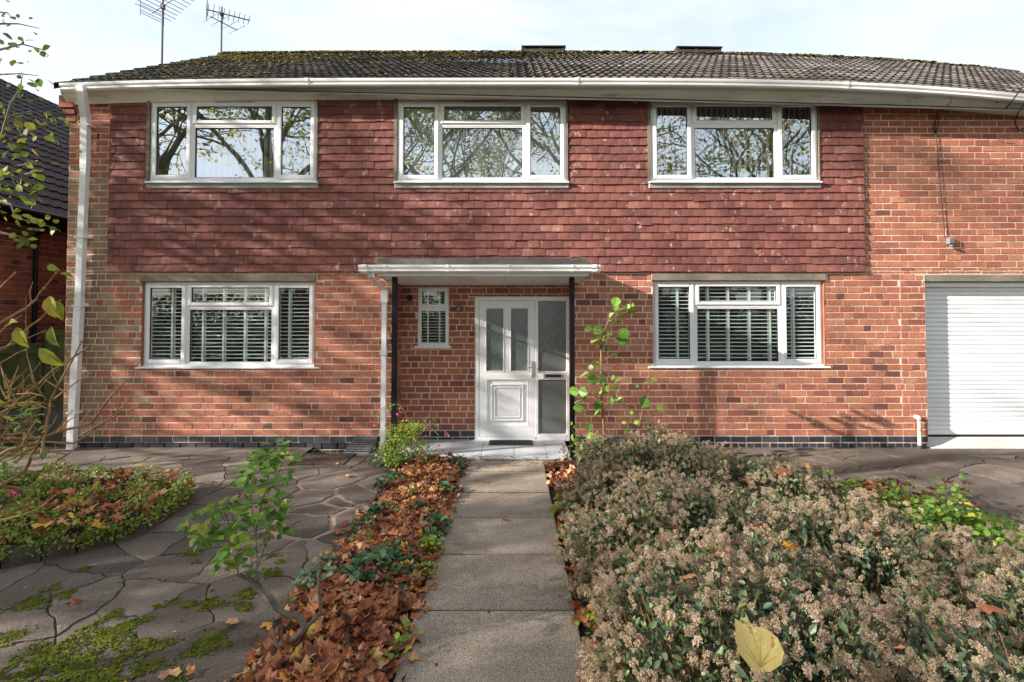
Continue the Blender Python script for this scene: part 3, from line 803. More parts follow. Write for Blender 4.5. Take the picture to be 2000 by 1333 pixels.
# ---- roof tiles
def roof_tiles(g, org, ud, sd, nd, width, length, wave=.13, gauge=.335, amp=.018, lip=.026, seg=7, seed=1, tilt=.02):
    rr = np.random.default_rng(seed)
    org, ud, sd, nd = map(lambda a: np.asarray(a, float), (org, ud, sd, nd))
    nw = int(width/wave); nr = int(math.ceil(length/gauge))
    us = np.arange(nw*seg+1)/seg*wave
    ph = (us/wave) % 1.0
    prof = amp*(np.where(ph < .5, np.sin(ph*2*np.pi)**1.0, -.25*np.sin((ph-.5)*2*np.pi)))
    for r in range(nr):
        s0 = r*gauge; s1 = min(length, (r+1)*gauge + .02)
        jit = np.repeat(rr.normal(0, .0035, nw//2+2), 2*seg)[:len(us)]
        A = org + np.outer(us, ud) + (s0 + jit)[:,None]*sd + (prof + lip)[:,None]*nd
        B = org + np.outer(us, ud) + s1*sd + prof[:,None]*nd
        C = org + np.outer(us, ud) + (s0 + jit)[:,None]*sd + (prof*.9 + lip - .020)[:,None]*nd
        n = len(us)
        v = np.concatenate([A, B, C])
        i = np.arange(n-1)
        q1 = np.stack([i, i+1, i+1+n, i+n], 1); q2 = np.stack([i+2*n, i+1+2*n, i+1, i], 1)
        rn = np.repeat(rr.random(nw//2+2), 2*seg)[:n-1]
        g.quads(v, np.concatenate([q1, q2]), np.concatenate([rn, rn*.6]))
Y0, Z0r = YE-.015, GZT-.015; Y1, Z1r = 10.5, 7.66
sl = math.hypot(Y1-Y0, Z1r-Z0r); cs, sn = (Y1-Y0)/sl, (Z1r-Z0r)/sl
g = G()
roof_tiles(g, (-6.47,Y0,Z0r), (1,0,0), (0,cs,sn), (0,-sn,cs), 17.7, sl)
g.quads([(-6.47,Y0,Z0r-.01),(XR+.2,Y0,Z0r-.01),(XR+.2,Y1,Z1r-.01),(-6.47,Y1,Z1r-.01),(XR+.2,14.4,5.1),(-6.47,14.4,5.1)], [(0,1,2,3),(3,2,4,5)], .3)
# cloaked verge
g.quads([(-6.475,Y0,Z0r-.05),(-6.475,Y1,Z1r-.05),(-6.475,Y1,Z1r+.02),(-6.475,Y0,Z0r+.02)], [(0,1,2,3)], .2)
roof = part('roof', g, M['roof'], house, fn=sag)
g = G()
x = -6.47; i = 0
while x < XR+.1:
    L_ = .43; th = np.linspace(-.1, math.pi+.1, 9); rd = .105 + random.gauss(0,.003)
    zz = Z1r - .035 + random.gauss(0,.006)
    v = [(xx, Y1 - rd_*math.cos(t), zz + rd_*math.sin(t)*.85) for xx, rd_ in ((x, rd+.006),(x+L_-.01, rd)) for t in th]
    g.quads(v, [(j, j+1, j+10, j+9) for j in range(8)], random.random()); g.tris([v[j] for j in range(9)] + [(x,Y1,zz)], [(j,j+1,9) for j in range(8)], .5)
    x += L_; i += 1
part('ridge_tiles', g, M['roof'], roof, fn=sag)
# moss cushions on ridge and slope
def blobs(g, P, S, rnd):
    tv = [(1,0,0),(.3,.95,0),(-.8,.6,0),(-.8,-.6,0),(.3,-.95,0),(.55,.2,.55),(-.2,.55,.6),(-.45,-.3,.6),(.2,-.5,.55),(0,0,.85)]
    tf = [(0,1,5),(1,6,5),(1,2,6),(2,7,6),(2,3,7),(3,4,8),(3,8,7),(4,0,8),(0,5,8),(5,6,9),(6,7,9),(7,8,9),(8,5,9)]
    k = len(P); a = R.random(k)*6.28; Mx = np.zeros((k,3,3)); Mx[:,0,0]=np.cos(a); Mx[:,0,1]=-np.sin(a); Mx[:,1,0]=np.sin(a); Mx[:,1,1]=np.cos(a); Mx[:,2,2]=1
    g.scatter(tv, tf, P, Mx, S, rnd)
g = G()
k = 17000
xx = -6.4 + 17*R.random(k)**1.25; tt = 1 - R.random(k)**1.4
dens = .5 + .5*np.sin(xx*1.7)*np.sin(xx*.63+1) ; 
keep = (R.random(k) < np.clip((1.0-.11*(xx+6.4)), .05, 1)*(.28 + .72*tt**2.2)*(.35+.65*dens))
xx, tt = xx[keep], tt[keep]
row_ = np.floor(tt*sl/.335)*.335 + R.random(len(tt))*.05     # moss gathers at the tile laps
s_ = np.where(R.random(len(tt)) < .6, row_, tt*sl)
P = np.stack([xx, Y0 + s_*cs, Z0r + s_*sn + .022], 1)
blobs(g, P, np.stack([.018+.03*R.random(len(xx))]*2 + [.010+.016*R.random(len(xx))], 1), np.clip(R.normal(.55,.28,len(xx)),0,1))
k = 4200
xx = -6.4 + 17.2*R.random(k)**1.2; th = R.random(k)*math.pi*.75
P = np.stack([xx, Y1 - .105*np.cos(th), Z1r - .035 + .09*np.sin(th)], 1)
keep = R.random(k) < np.clip(1.0-.055*(xx+6.4), .2, 1)
P = P[keep]
blobs(g, P, np.stack([.02+.035*R.random(len(P))]*2 + [.012+.022*R.random(len(P))], 1), np.clip(R.normal(.65,.25,len(P)),0,1))
mo = part('roof_moss', g, M['roofmoss'], roof, fn=sag); mo['kind'] = 'stuff'
# low brick flue terminals on the ridge
for px0, px1 in ((1020,1104),(1323,1410)):
    a, b = AX(px0, Y1), AX(px1, Y1); zc = Z1r+.05
    g = G()
    g.box(a+.02, b-.02, Y1-.12, Y1+.12, zc-.05, zc+.012, .3)
    for f0, f1 in ((0,.05),(.40,.47),(.95,1)): g.box(a+(b-a)*f0, a+(b-a)*f1, Y1-.12, Y1+.12, zc+.012, zc+.055, .2)
    vt = part('ridge_vent', g, M['roof'], roof, fn=sag)
    g = G(); g.bbox(a-.015, b+.015, Y1-.15, Y1+.15, zc+.055, zc+.075, .006); g.box(a+.03,b-.03,Y1-.02,Y1+.10,zc+.012,zc+.054,.1)
    g2 = part('vent_cap', g, M['roof'], roof, fn=sag)

# ---- downpipe at the left corner
g = G()
def sqtube(g, pts, w, d, rnd=.5):
    for p, q in zip(pts[:-1], pts[1:]):
        p = np.array(p, float); q = np.array(q, float)
        v = []
        for e in (p, q):
            v += [e+[-w/2,-d/2,0], e+[w/2,-d/2,0], e+[w/2,d/2,0], e+[-w/2,d/2,0]]
        g.quads(v, [(0,1,5,4),(1,2,6,5),(2,3,7,6),(3,0,4,7),(3,2,1,0),(4,5,6,7)], rnd)
xp = AX(152, 6.86)
sqtube(g, [(AX(143,6.66)+.02,6.68,GZT-.11),(AX(143,6.66)+.03,6.69,GZT-.19),(xp+.06,6.85,4.74),(xp+.06,6.86,4.0)], .095, .075)
sqtube(g, [(xp+.058,6.86,4.02),(xp+.02,6.86,2.0)], .088, .07)
sqtube(g, [(xp+.02,6.86,2.04),(xp-.045,6.86,-.02)], .096, .076)
dp = part('downpipe', g, M['pvcold'], house)
for z in (4.62, 3.0, 2.02, .5):
    xx = np.interp(z, [-.02,2.04,4.02,5],[xp-.045,xp+.02,xp+.058,xp+.06])
    g = G(); g.box(xx-.075, xx+.075, 6.815, 6.94, z, z+.025); part('pipe_clip', g, M['pvcold'], dp)

M['oldpipe'] = mat('aged_pipe', [(0,(0.50,0.46,0.38))], 0.6, (6,0.2), extra=[((0.2,0.2,0.1),9,.5,.7)])
# ---- cables on the right
g = G()
p = lambda x,y,Y=YF-.025: at(x,y,Y)
g.line([p(1856,188,6.56),p(1858,200,6.6),p(1845,210,6.75),p(1833,222,6.86),p(1826,240),p(1829,262)], .005, .005, 6)
g.line([p(1829,222,6.86),p(1833,240),p(1828,262),p(1832,300),p(1836,350),p(1841,410),p(1845,455),p(1846,466)], .005, .005, 6)
g.line([p(1826,236),p(1822,252),p(1829,262)], .006, .006, 6)
part('aerial_cable', g, M['cable'], house)
g = G(); c = p(1855,471); g.bbox(c[0]-.045,c[0]+.045,YF-.065,YF-.012,c[2]-.05,c[2]+.045,.012); g.line([(c[0],YF-.05,c[2]-.06),(c[0],YF-.05,c[2]-.085)],.03,.025,10)
part('junction_box', g, M['grey_plastic'], house)
g = G()
g.line([p(1996,172,6.5),p(1978,196,6.66),p(1962,215,6.85)], .009, .009, 6)
g.line([p(1978,196,6.7),p(1950,198,6.75),p(1941,206,6.85),p(1950,216,6.88),p(1962,214,6.9)], .007, .007, 6)
g.line([p(2006,196,6.6),p(1988,222,6.86),p(1982,240),p(1990,256),p(2003,250)], .008, .008, 6)
part('phone_cable', g, M['cable'], house)
# overflow pipe at the right
g = G(); a = p(1790,815); xx = a[0]
g.line([(xx,YF+.02,a[2]),(xx,YF-.06,a[2]),(xx,YF-.075,a[2]-.03)], .030, .030, 12); g.line([(xx,YF-.07,a[2]-.04),(xx,YF-.07,.04)], .024, .024, 12)
part('outlet_pipe', g, M['oldpipe'], house, smooth=True)
g = G(); g.line([(xx,YF-.07,.05),(xx,YF-.07,-.04)], .034, .034, 12); part('pipe_shoe', g, M['rubber'], house)

# ---- canopy over the porch
cy0 = 6.12; czf = 2.41; czb = 2.345
cx0, cx1 = AX(737, cy0), AX(1150, cy0)
g = G()      # flat roof deck
g.bbox(cx0-.0, cx1+.0, cy0+.02, YF-.05, czf+.095, czf+.135, .006)
g.quads([(cx0-.03,cy0-.01,czf+.136),(cx1+.03,cy0-.01,czf+.136),(cx1+.03,cy0+.12,czf+.175),(cx0-.03,cy0+.12,czf+.175),(cx1,YF-.05,czf+.21),(cx0,YF-.05,czf+.21)], [(0,1,2,3),(3,2,4,5)], .5)
g.quads([(cx0-.03,cy0-.01,czf+.10),(cx1+.03,cy0-.01,czf+.10),(cx1+.03,cy0-.01,czf+.136),(cx0-.03,cy0-.01,czf+.136)], [(0,1,2,3)], .5)
cnp = part('canopy', g, M['felt'], house)
g = G()      # upstand
for i in range(24):
    a = cx0 + (cx1-cx0)*i/24; b = cx0 + (cx1-cx0)*(i+1)/24; h = AZ(504.5,cy0+.02)+random.gauss(0,.005)
    g.box(a, b, cy0+.02, cy0+.06, czf+.12, h, .5)
part('felt_upstand', g, M['felt'], cnp)
g = G()
g.bbox(cx0, cx1, cy0, cy0+.02, czf-.012, czf+.11, .003)
g.quads([(cx0,cy0+.02,czf-.012),(cx0,YF-.03,czb-.012),(cx0,YF-.03,czb+.20),(cx0,cy0+.02,czf+.11)], [(0,1,2,3)])
g.quads([(cx1,cy0+.02,czf-.012),(cx1,YF-.03,czb-.012),(cx1,YF-.03,czb+.20),(cx1,cy0+.02,czf+.11)], [(0,1,2,3)])
g.quads([(cx0+.02,cy0+.02,czf-.012),(cx0+.02,YF-.03,czb-.012),(cx0+.02,YF-.03,czb+.20),(cx0+.02,cy0+.02,czf+.11)], [(0,1,2,3)])
g.quads([(cx1-.02,cy0+.02,czf-.012),(cx1-.02,YF-.03,czb-.012),(cx1-.02,YF-.03,czb+.20),(cx1-.02,cy0+.02,czf+.11)], [(0,1,2,3)])
part('fascia', g, M['pvc'], cnp)
g = G(); nb = 28
for i in range(nb):
    a = cx0+.02 + (cx1-cx0-.04)*i/nb; b = a + (cx1-cx0-.04)/nb
    ye = YR if (a > REC[0]-.05 and b < REC[1]+.1) else YF-.02
    zb_ = czf + (czb-czf)*(ye-cy0)/(YR-cy0)
    v = [(a+.004,cy0+.02,czf),(b-.004,cy0+.02,czf),(b-.004,ye,zb_),(a+.004,ye,zb_),(b,cy0+.02,czf+.008),(b,ye,zb_+.008),(a,cy0+.02,czf+.008),(a,ye,zb_+.008)]
    g.quads(v, [(0,3,2,1),(1,2,5,4),(0,6,7,3)], .5)
    g.box(a,b,cy0+.02,ye,czf+.011,czf+.02)
part('soffit_boards', g, M['pvcold'], cnp)
g = G(); gx0, gx1 = AX(701,6.05), AX(1172,6.05)
pf = gutter_prof(cy0-.115, czf+.122, .112, .092)
extrude_x(g, pf, [gx0, gx1])
for xe in (gx0, gx1):
    m_ = [(xe,q_[0],q_[1]) for q_ in pf[:9]]; g.tris(m_ + [(xe,cy0-.06,czf+.08)], [(i,i+1,9) for i in range(8)])
cg = part('canopy_gutter', g, M['pvc'], cnp)
for px in (752, 874, 993, 1117, 712, 1160):
    xx = AX(px, 6.05); pj = [(q_[0]-.008 if q_[0] < cy0-.05 else q_[0], q_[1]+(.005 if q_[1] > czf+.11 else -.006)) for q_ in pf[:9]]
    g = G(); extrude_x(g, pj, [xx-.012, xx+.012] if 720 < px < 1150 else [xx-.03, xx+.03]); part('gutter_bracket', g, M['pvc'], cnp)
for px, in ((771,),(1117,)):
    xx = AX(px, 6.34)
    g = G(); g.bbox(xx-.033, xx+.033, 6.31, 6.37, -.02, 2.41, .004); part('post', g, M['black'], cnp)
g = G(); xx = AX(751, 6.86)
sqtube(g, [(xx+.02,6.10,czf+.03),(xx+.02,6.13,czf-.03),(xx,6.85,2.27)], .07, .06)
sqtube(g, [(xx,6.87,2.26),(xx,6.87,2.08)], .095, .085)
sqtube(g, [(xx,6.87,2.2),(xx-.005,6.87,1.40)], .068, .062); sqtube(g, [(xx-.005,6.87,1.40),(xx-.005,6.87,1.33)], .085, .08)
sqtube(g, [(xx-.005,6.87,1.34),(xx-.01,6.87,0.08)], .068, .062); sqtube(g, [(xx-.01,6.87,.09),(xx-.01,6.84,-.03)], .088, .08)
part('canopy_downpipe', g, M['pvc'], cnp)
g = G(); g.box(xx+.03, xx+.13, 6.90, 6.92, 1.36, 1.38); part('pipe_clip', g, M['pvc'], cnp)

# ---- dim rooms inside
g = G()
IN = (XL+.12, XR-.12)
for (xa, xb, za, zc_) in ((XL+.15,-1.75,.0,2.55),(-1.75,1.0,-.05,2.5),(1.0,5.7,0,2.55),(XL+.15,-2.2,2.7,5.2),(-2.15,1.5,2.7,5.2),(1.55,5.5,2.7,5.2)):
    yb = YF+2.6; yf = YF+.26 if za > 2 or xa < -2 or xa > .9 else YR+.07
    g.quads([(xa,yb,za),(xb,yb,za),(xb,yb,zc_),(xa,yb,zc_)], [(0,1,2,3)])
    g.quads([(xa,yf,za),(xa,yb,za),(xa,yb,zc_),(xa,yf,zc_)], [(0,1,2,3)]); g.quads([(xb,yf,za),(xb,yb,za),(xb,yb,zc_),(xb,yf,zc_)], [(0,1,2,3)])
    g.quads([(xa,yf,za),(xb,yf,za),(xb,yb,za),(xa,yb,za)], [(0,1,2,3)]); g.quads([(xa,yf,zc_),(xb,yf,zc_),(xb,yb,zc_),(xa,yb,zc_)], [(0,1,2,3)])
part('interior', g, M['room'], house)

# ---- TV aerials on the gable
def aerial(base, top, boom_dir, el_n, el_len, boom_len, drop, label, kind2=False):
    t = thing('tv_aerial', label, 'aerial', base, 'television aerials on the gable end')
    g = G(); g.line([base, (base[0], base[1], top)], .020, .017, 8); part('mast', g, M['metal'], t)
    bd = np.array([math.cos(boom_dir), math.sin(boom_dir), 0]); ed = np.array([-bd[1], bd[0], 0])
    c = np.array([base[0], base[1], drop])
    g = G(); g.line([c - bd*boom_len*.35, c + bd*boom_len*.65 + [0,0,boom_len*.06]], .012, .012, 6); g.box(c[0]-.03,c[0]+.03,c[1]-.03,c[1]+.03,c[2]-.04,c[2]+.04); part('boom', g, M['metal'], t)
    g = G()
    for i in range(el_n):
        f = i/(el_n-1); q_ = c + bd*boom_len*(-.30+.93*f) + [0,0,boom_len*.06*f]; L_ = el_len*(1-.25*f)
        if i == 1: L_ *= 1.1
        g.line([q_-ed*L_/2, q_+ed*L_/2], .006, .006, 5)
        if kind2: g.line([q_-ed*.05+[0,0,.0], q_+ed*.05+[0,0,.05]], .005, .005, 5)
    part('elements', g, M['metal'], t)
    g = G(); q_ = c - bd*boom_len*.33
    for dz in ((-.16,-.11,-.06,.06,.11,.16) if kind2 else (-.1,-.05,.05,.1)):
        g.line([q_-ed*.2+[0,0,dz], q_+ed*.2+[0,0,dz]], .006, .006, 5)
    for e in (-.2,.2): g.line([q_+ed*e+[0,0,-.16], q_+ed*e+[0,0,.16]], .006, .006, 5)
    part('reflector', g, M['metal'], t)
    g = G()
    q_ = c + bd*.02
    g.line([q_+[0,0,0],q_+[0.02,-.02,-.05],(base[0]+.02,base[1]-.02,drop-.3),(base[0]+.018,base[1]-.02,drop-1.0)], .006,.006,5); part('cable', g, M['cable'], t)
    return t
b1 = at(316,128,8.95)
aerial((b1[0],8.95,b1[2]-1.0), 7.98, math.radians(-28), 9, .62, 1.15, AZ(14,8.95), 'larger television aerial on a tall mast, cut off by the top edge')
b2 = at(432,105,10.6)
t2 = aerial((b2[0],10.6,b2[2]-.6), AZ(14,10.6), math.radians(35), 9, .55, .85, AZ(28,10.6), 'smaller television aerial with a grid reflector on a mast at the ridge end', True)
g = G(); c = np.array([b2[0],10.6,AZ(44,10.6)]); ed = np.array([math.cos(math.radians(-30)), math.sin(math.radians(-30)), 0]); bd = np.array([-ed[1], ed[0],0])
g.line([c-bd*.25, c+bd*.35], .01,.01,6)
for f in (-.22,-.05,.15,.33): g.line([c+bd*f-ed*.33, c+bd*f+ed*.33], .006,.006,5)
part('lower_elements', g, M['metal'], t2)
# ================================================================== GROUND
g = G(); g.quads([(-400,-400,-.09),(400,-400,-.09),(400,400,-.09),(-400,400,-.09)], [(0,1,2,3)]); structure('ground', g, M['ground'])
g = G(); g.quads([(-60,-16,-.075),(60,-16,-.075),(60,-9,-.075),(-60,-9,-.075)], [(0,1,2,3)]); structure('road', g, M['asphalt'])
g = G(); g.quads([(-60,-9,-.06),(60,-9,-.06),(60,-7.2,-.06),(-60,-7.2,-.06)], [(0,1,2,3)]); structure('pavement', g, M['apron'])
for a,b in ((-8.3,-6.9),(-15.9,-17.3)): pass
BX0, BX1 = -1.39, -.62      # leaf bed beside the path
PX0, PX1 = -.62, .40        # path
def clip_poly(poly, p, n):
    """keep side where (x-p).n <= 0"""
    out_ = []
    for i in range(len(poly)):
        a, b = poly[i], poly[(i+1) % len(poly)]
        da, db = (a-p).dot(n), (b-p).dot(n)
        if da <= 0: out_.append(a)
        if (da < 0 < db) or (db < 0 < da):
            t = da/(da-db); out_.append(a + (b-a)*t)
    return out_
def crazy(g, gj, x0, x1, y0, y1, size, seed, warm):
    rr = random.Random(seed)
    nx, ny = int((x1-x0)/size)+1, int((y1-y0)/(size*.78))+1
    sd = []
    for i in range(-1, nx+1):
        for j in range(-1, ny+1):
            sd.append(Vector((x0 + (i+.5+rr.uniform(-.5,.5))*(x1-x0)/nx, y0 + (j+.5+rr.uniform(-.5,.5))*(y1-y0)/ny)))
    for k, s_ in enumerate(sd):
        if not (x0-.3 < s_.x < x1+.3 and y0-.3 < s_.y < y1+.3): continue
        poly = [Vector(q_) for q_ in ((x0,y0),(x1,y0),(x1,y1),(x0,y1))]
        for m_, o_ in enumerate(sd):
            if m_ == k: continue
            d = o_ - s_
            if d.length > size*4: continue
            poly = clip_poly(poly, s_ + d*.5, d)
            if len(poly) < 3: break
        if len(poly) < 3: continue
        c = sum(poly, Vector((0,0)))/len(poly)
        w = warm(c)
        gap = .0004 + .020*w + rr.uniform(0, .0028)
        # inset by clipping
        base = poly
        ins = list(base)
        for i in range(len(base)):
            a, b = base[i], base[(i+1) % len(base)]
            e = b-a
            if e.length < .01: continue
            n = Vector((e.y, -e.x)).normalized()
            ins = clip_poly(ins, a - n*(gap*rr.uniform(.5,1.6)), n)
            if len(ins) < 3: break
        if len(ins) < 3: continue
        # drop short edges, roughen
        pts = []; wig = lambda p_: Vector((.016*math.sin(p_.y*14+p_.x*5)+.007*math.sin(p_.y*37), .016*math.sin(p_.x*13-p_.y*6)+.007*math.sin(p_.x*41)))
        for i in range(len(ins)):
            a, b = ins[i], ins[(i+1) % len(ins)]
            L_ = (b-a).length
            if L_ < .02: continue
            n_ = max(1, int(L_/.045))
            e = (b-a).normalized(); nn = Vector((e.y,-e.x))
            for t in range(n_):
                f = t/n_
                q_ = a.lerp(b, f)
                if t > 0: q_ = q_ - nn*abs(rr.gauss(0,.0035))
                pts.append(q_ + wig(q_) if x0+.04<q_.x<x1-.04 and y0+.04<q_.y<y1-.04 else q_)
        if len(pts) < 3: continue
        c = sum(pts, Vector((0,0)))/len(pts)
        h = rr.uniform(-.0025,.004); tx, ty = rr.gauss(0,.005), rr.gauss(0,.005)
        n_ = len(pts); rn = min(1,max(0,rr.gauss(.5,.27)))
        def ring(sc, dz): return [(c.x+(p_.x-c.x)*sc, c.y+(p_.y-c.y)*sc, h+dz+tx*(p_.x-c.x)+ty*(p_.y-c.y)) for p_ in pts]
        rads = sum((p_-c).length for p_ in pts)/n_
        v = ring(1-.006/rads, 0) + ring(1-.002/rads, -.0018) + ring(1, -.022) + [(c.x,c.y,h)]
        q = [(i, (i+1)%n_, (i+1)%n_+n_, i+n_) for i in range(n_)] + [(i+n_, (i+1)%n_+n_, (i+1)%n_+2*n_, i+2*n_) for i in range(n_)]
        b_ = g.n
        g.quads(v, [t[::-1] for t in q], rn); g.tris(v, [(i,(i+1)%n_,3*n_) for i in range(n_)], rn)
g = G()
wl = lambda c: max(0.0, 1 - (Vector((c.x+2.15, c.y-4.75)).length/1.35)) if True else 0
def warm_left(c): return min(1, 1.6*max(0, 1-((c.x+1.95)/1.1)**2-((c.y-4.75)/1.0)**2))
crazy(g, None, -8.6, BX0-.03, .4, 6.50, .50, 11, warm_left)
# concrete haunch beside the wall
def slabstrip(g, x0, x1, y0, y1, z, cuts, rn=.45):
    xs = [x0] + cuts + [x1]
    for a,b in zip(xs[:-1], xs[1:]):
        g.quads([(a+.003,y0,z),(b-.003,y0,z),(b-.003,y1,z+.004),(a+.003,y1,z+.004),(a+.003,y0,z-.02),(b-.003,y0,z-.02)], [(0,1,2,3),(4,5,1,0)], rn+random.gauss(0,.1))
slabstrip(g, -8.6, -2.86, 6.505, YF+.02, -.004, [-6.1,-4.4])
slabstrip(g, -2.12, -1.72, 6.505, YF+.02, -.004, [])
structure('paving', g, M['paving'])
g = G(); crazy(g, None, 4.25, 12.5, .4, 6.55, .70, 5, lambda c: .1); crazy(g, None, .80, 4.24, 5.55, 6.55, .62, 6, lambda c: .1)
slabstrip(g, .8, 12.5, 6.555, YF-.0, -.004, [3.4,6.1,8.2])
structure('paving', g, M['paving'])
# joint bed: pink mortar in one patch, dark dirt elsewhere
g = G()
nx, ny = 150, 110
for (xa,xb,ya,yb) in ((-8.65,BX0-.02,.35,6.51),(.78,12.6,5.54,6.56),(4.2,12.6,.35,5.54)):
    X_ = np.linspace(xa,xb,nx+1); Y_ = np.linspace(ya,yb,ny+1)
    v = np.array([(x,y,-.009) for y in Y_ for x in X_])
    i, j = np.meshgrid(np.arange(nx), np.arange(ny)); i=i.ravel(); j=j.ravel()
    q = np.stack([j*(nx+1)+i, j*(nx+1)+i+1, (j+1)*(nx+1)+i+1, (j+1)*(nx+1)+i], 1)
    cx_ = X_[i]; cy_ = Y_[j]
    rn = np.clip(1.5*(1-((cx_+1.95)/1.15)**2-((cy_-4.75)/1.05)**2), 0, 1)
    g.quads(v, q, rn)
structure('joint_mortar', g, M['joint'])
# path slabs
g = G()
jy = [6.30, 5.854, 5.177, 4.531, 3.845, 3.132, 2.425, 1.72, 1.0, .3]
for k in range(len(jy)-1):
    y1_, y0_ = jy[k]-.008, jy[k+1]+.008
    x0_, x1_ = PX0 + random.gauss(0,.004), PX1 + random.gauss(0,.004); h = .018 + random.gauss(0,.002); t1 = random.gauss(0,.003)
    b = .007
    v = [(x0_+b,y0_+b,h-t1),(x1_-b,y0_+b,h-t1),(x1_-b,y1_-b,h+t1),(x0_+b,y1_-b,h+t1),(x0_,y0_,h-b-t1),(x1_,y0_,h-b-t1),(x1_,y1_,h-b+t1),(x0_,y1_,h-b+t1),(x0_,y0_,-.05),(x1_,y0_,-.05),(x1_,y1_,-.05),(x0_,y1_,-.05)]
    q = [(0,1,2,3)]
    for i in range(4):
        j = (i+1)%4; q += [(i+4,j+4,j,i),(i+8,j+8,j+4,i+4)]
    g.quads(v, q, min(1,max(0,(.75 if k < 3 else .45)+random.gauss(0,.12))))
structure('path', g, M['path'])
# soil beds
def soilbed(name, x0, x1, y0, y1, h, nx, ny, seed):
    g = G(); rr = np.random.default_rng(seed)
    X_ = np.linspace(x0,x1,nx+1); Y_ = np.linspace(y0,y1,ny+1)
    xx, yy = np.meshgrid(X_, Y_)
    e = np.minimum(np.minimum(xx-x0, x1-xx), np.minimum(yy-y0, y1-yy))
    z = -.03 + h*np.clip(e/.18,0,1)**.6 + rr.normal(0,.006,xx.shape) + .012*np.sin(xx*9+yy*5)*np.clip(e/.1,0,1)
    v = np.stack([xx.ravel(),yy.ravel(),z.ravel()],1)
    i, j = np.meshgrid(np.arange(nx), np.arange(ny)); i=i.ravel(); j=j.ravel()
    q = np.stack([j*(nx+1)+i, j*(nx+1)+i+1, (j+1)*(nx+1)+i+1, (j+1)*(nx+1)+i], 1)
    g.quads(v, q, .5); structure(name, g, M['soil'], True)
soilbed('soil', BX0, BX1, .4, 6.32, .075, 22, 120, 1)
soilbed('soil', PX1, 4.22, .4, 5.56, .045, 60, 80, 2)
soilbed('soil', .50, .80, 5.5, 6.55, .03, 8, 20, 3); soilbed('soil', PX1, .52, 5.5, 6.28, .03, 6, 20, 4)
# edging board between paving and leaf bed
g = G(); 
for k in range(6): g.box(BX0-.026+random.gauss(0,.002), BX0-.008, .4+k*.95, .4+(k+1)*.95-.006, -.05, .022+random.gauss(0,.003), random.random())
solo('edging_board', g, M['gravelboard'], 'thin dark edging strip between the crazy paving and the leaf covered bed', 'edging', (BX0,3,-.05))

# porch floor
g = G()
xsn = [REC[0]+.004, -1.30, -.86, -.42, .02, .46, REC[1]-.10]
for a,b in zip(xsn[:-1], xsn[1:]):
    for c,d in ((6.30,6.76),(6.76,YR-.012)):
        xo = 0
        g.bbox  # tiles laid flat
        v = [(a+.004,c+.004,.03),(b-.004,c+.004,.03),(b-.004,d-.004,.032),(a+.004,d-.004,.032),(a+.002,c+.002,.02),(b-.002,c+.002,.02),(b-.002,d-.002,.02),(a+.002,d-.002,.02)]
        g.quads(v, [(0,1,2,3),(4,5,1,0),(5,6,2,1),(6,7,3,2),(7,4,0,3)], random.random(), 0)
g.box(REC[0]+.003, xsn[-1], 6.305, YR-.01, -.06, .024, .5, 1)
po = structure('porch_floor', g, [M['tile_floor'], M['lintel']])

# door mat
g = G(); a,b = AX(956,7.08), AX(1040,7.08); y0_,y1_ = 6.93,7.155; z0_=.033
g.bbox(a,b,y0_,y0_+.022,z0_,z0_+.014,.003); g.bbox(a,b,y1_-.022,y1_,z0_,z0_+.014,.003)
g.bbox(a,a+.025,y0_+.022,y1_-.022,z0_,z0_+.014,.003); g.bbox(b-.025,b,y0_+.022,y1_-.022,z0_,z0_+.014,.003)
n_=14
for i in range(n_):
    xx = a+.025+(b-a-.05)*(i+.5)/n_; g.box(xx-.012,xx+.012,y0_+.022,y1_-.022,z0_,z0_+.010,.5)
for j in range(3): yy = y0_+.06+j*.05; g.box(a+.025,b-.025,yy-.007,yy+.007,z0_+.001,z0_+.012,.5)
g.box(a+.01,b-.01,y0_+.01,y1_-.01,z0_-.0015,z0_+.002,.5)
solo('door_mat', g, M['rubber'], 'dark ribbed rubber mat on the porch tiles in front of the white door', 'door mat', (a,y0_,z0_))

# drain tray and gully cover
t = thing('drain_cover', 'recessed rectangular drain cover filled with brown gravel in the paving by the wall', 'drain cover', (-2.48,6.5,0))
g = G(); x0_,x1_,y0_,y1_ = -2.83,-2.15,6.13,6.62
g.bbox; fr=.018
for (a,b,c,d) in ((x0_,x0_+fr,y0_,y1_),(x1_-fr,x1_,y0_,y1_),(x0_+fr,x1_-fr,y0_,y0_+fr),(x0_+fr,x1_-fr,y1_-fr,y1_)): g.box(a,b,c,d,-.02,.010,.5)
part('frame', g, M['rubber'], t)
g = G(); nx=24
for i in range(nx):
    for j in range(18):
        a=x0_+fr+(x1_-x0_-2*fr)*i/nx; c=y0_+fr+(y1_-y0_-2*fr)*j/18; h_=.003+random.random()*.004
        g.quads([(a,c,h_),(a+.027,c,h_),(a+.027,c+.026,h_+.001),(a,c+.026,h_)],[(0,1,2,3)],.5)
part('gravel_fill', g, M['hole'], t)
t = thing('gully_cover', 'grey plastic grille cover leaning over the drain at the foot of the porch downpipe', 'gully cover', (AX(708,6.8),6.8,0))
a,b = AX(682,6.75), AX(733,6.75)
g = G(); 
g.quads([(a-.03,6.62,.0),(b-.04,6.62,.0),(b,6.90,.17),(a+.06,6.90,.17),(a-.03,6.62,-.02),(b-.04,6.62,-.02),(b,6.93,-.02),(a+.06,6.93,-.02),(b,6.93,.17),(a+.06,6.93,.17)], [(0,1,2,3),(4,5,1,0),(3,2,8,9),(5,6,8,2),(4,0,3,7)], .5)
part('shell', g, M['grey_plastic'], t)
g = G()
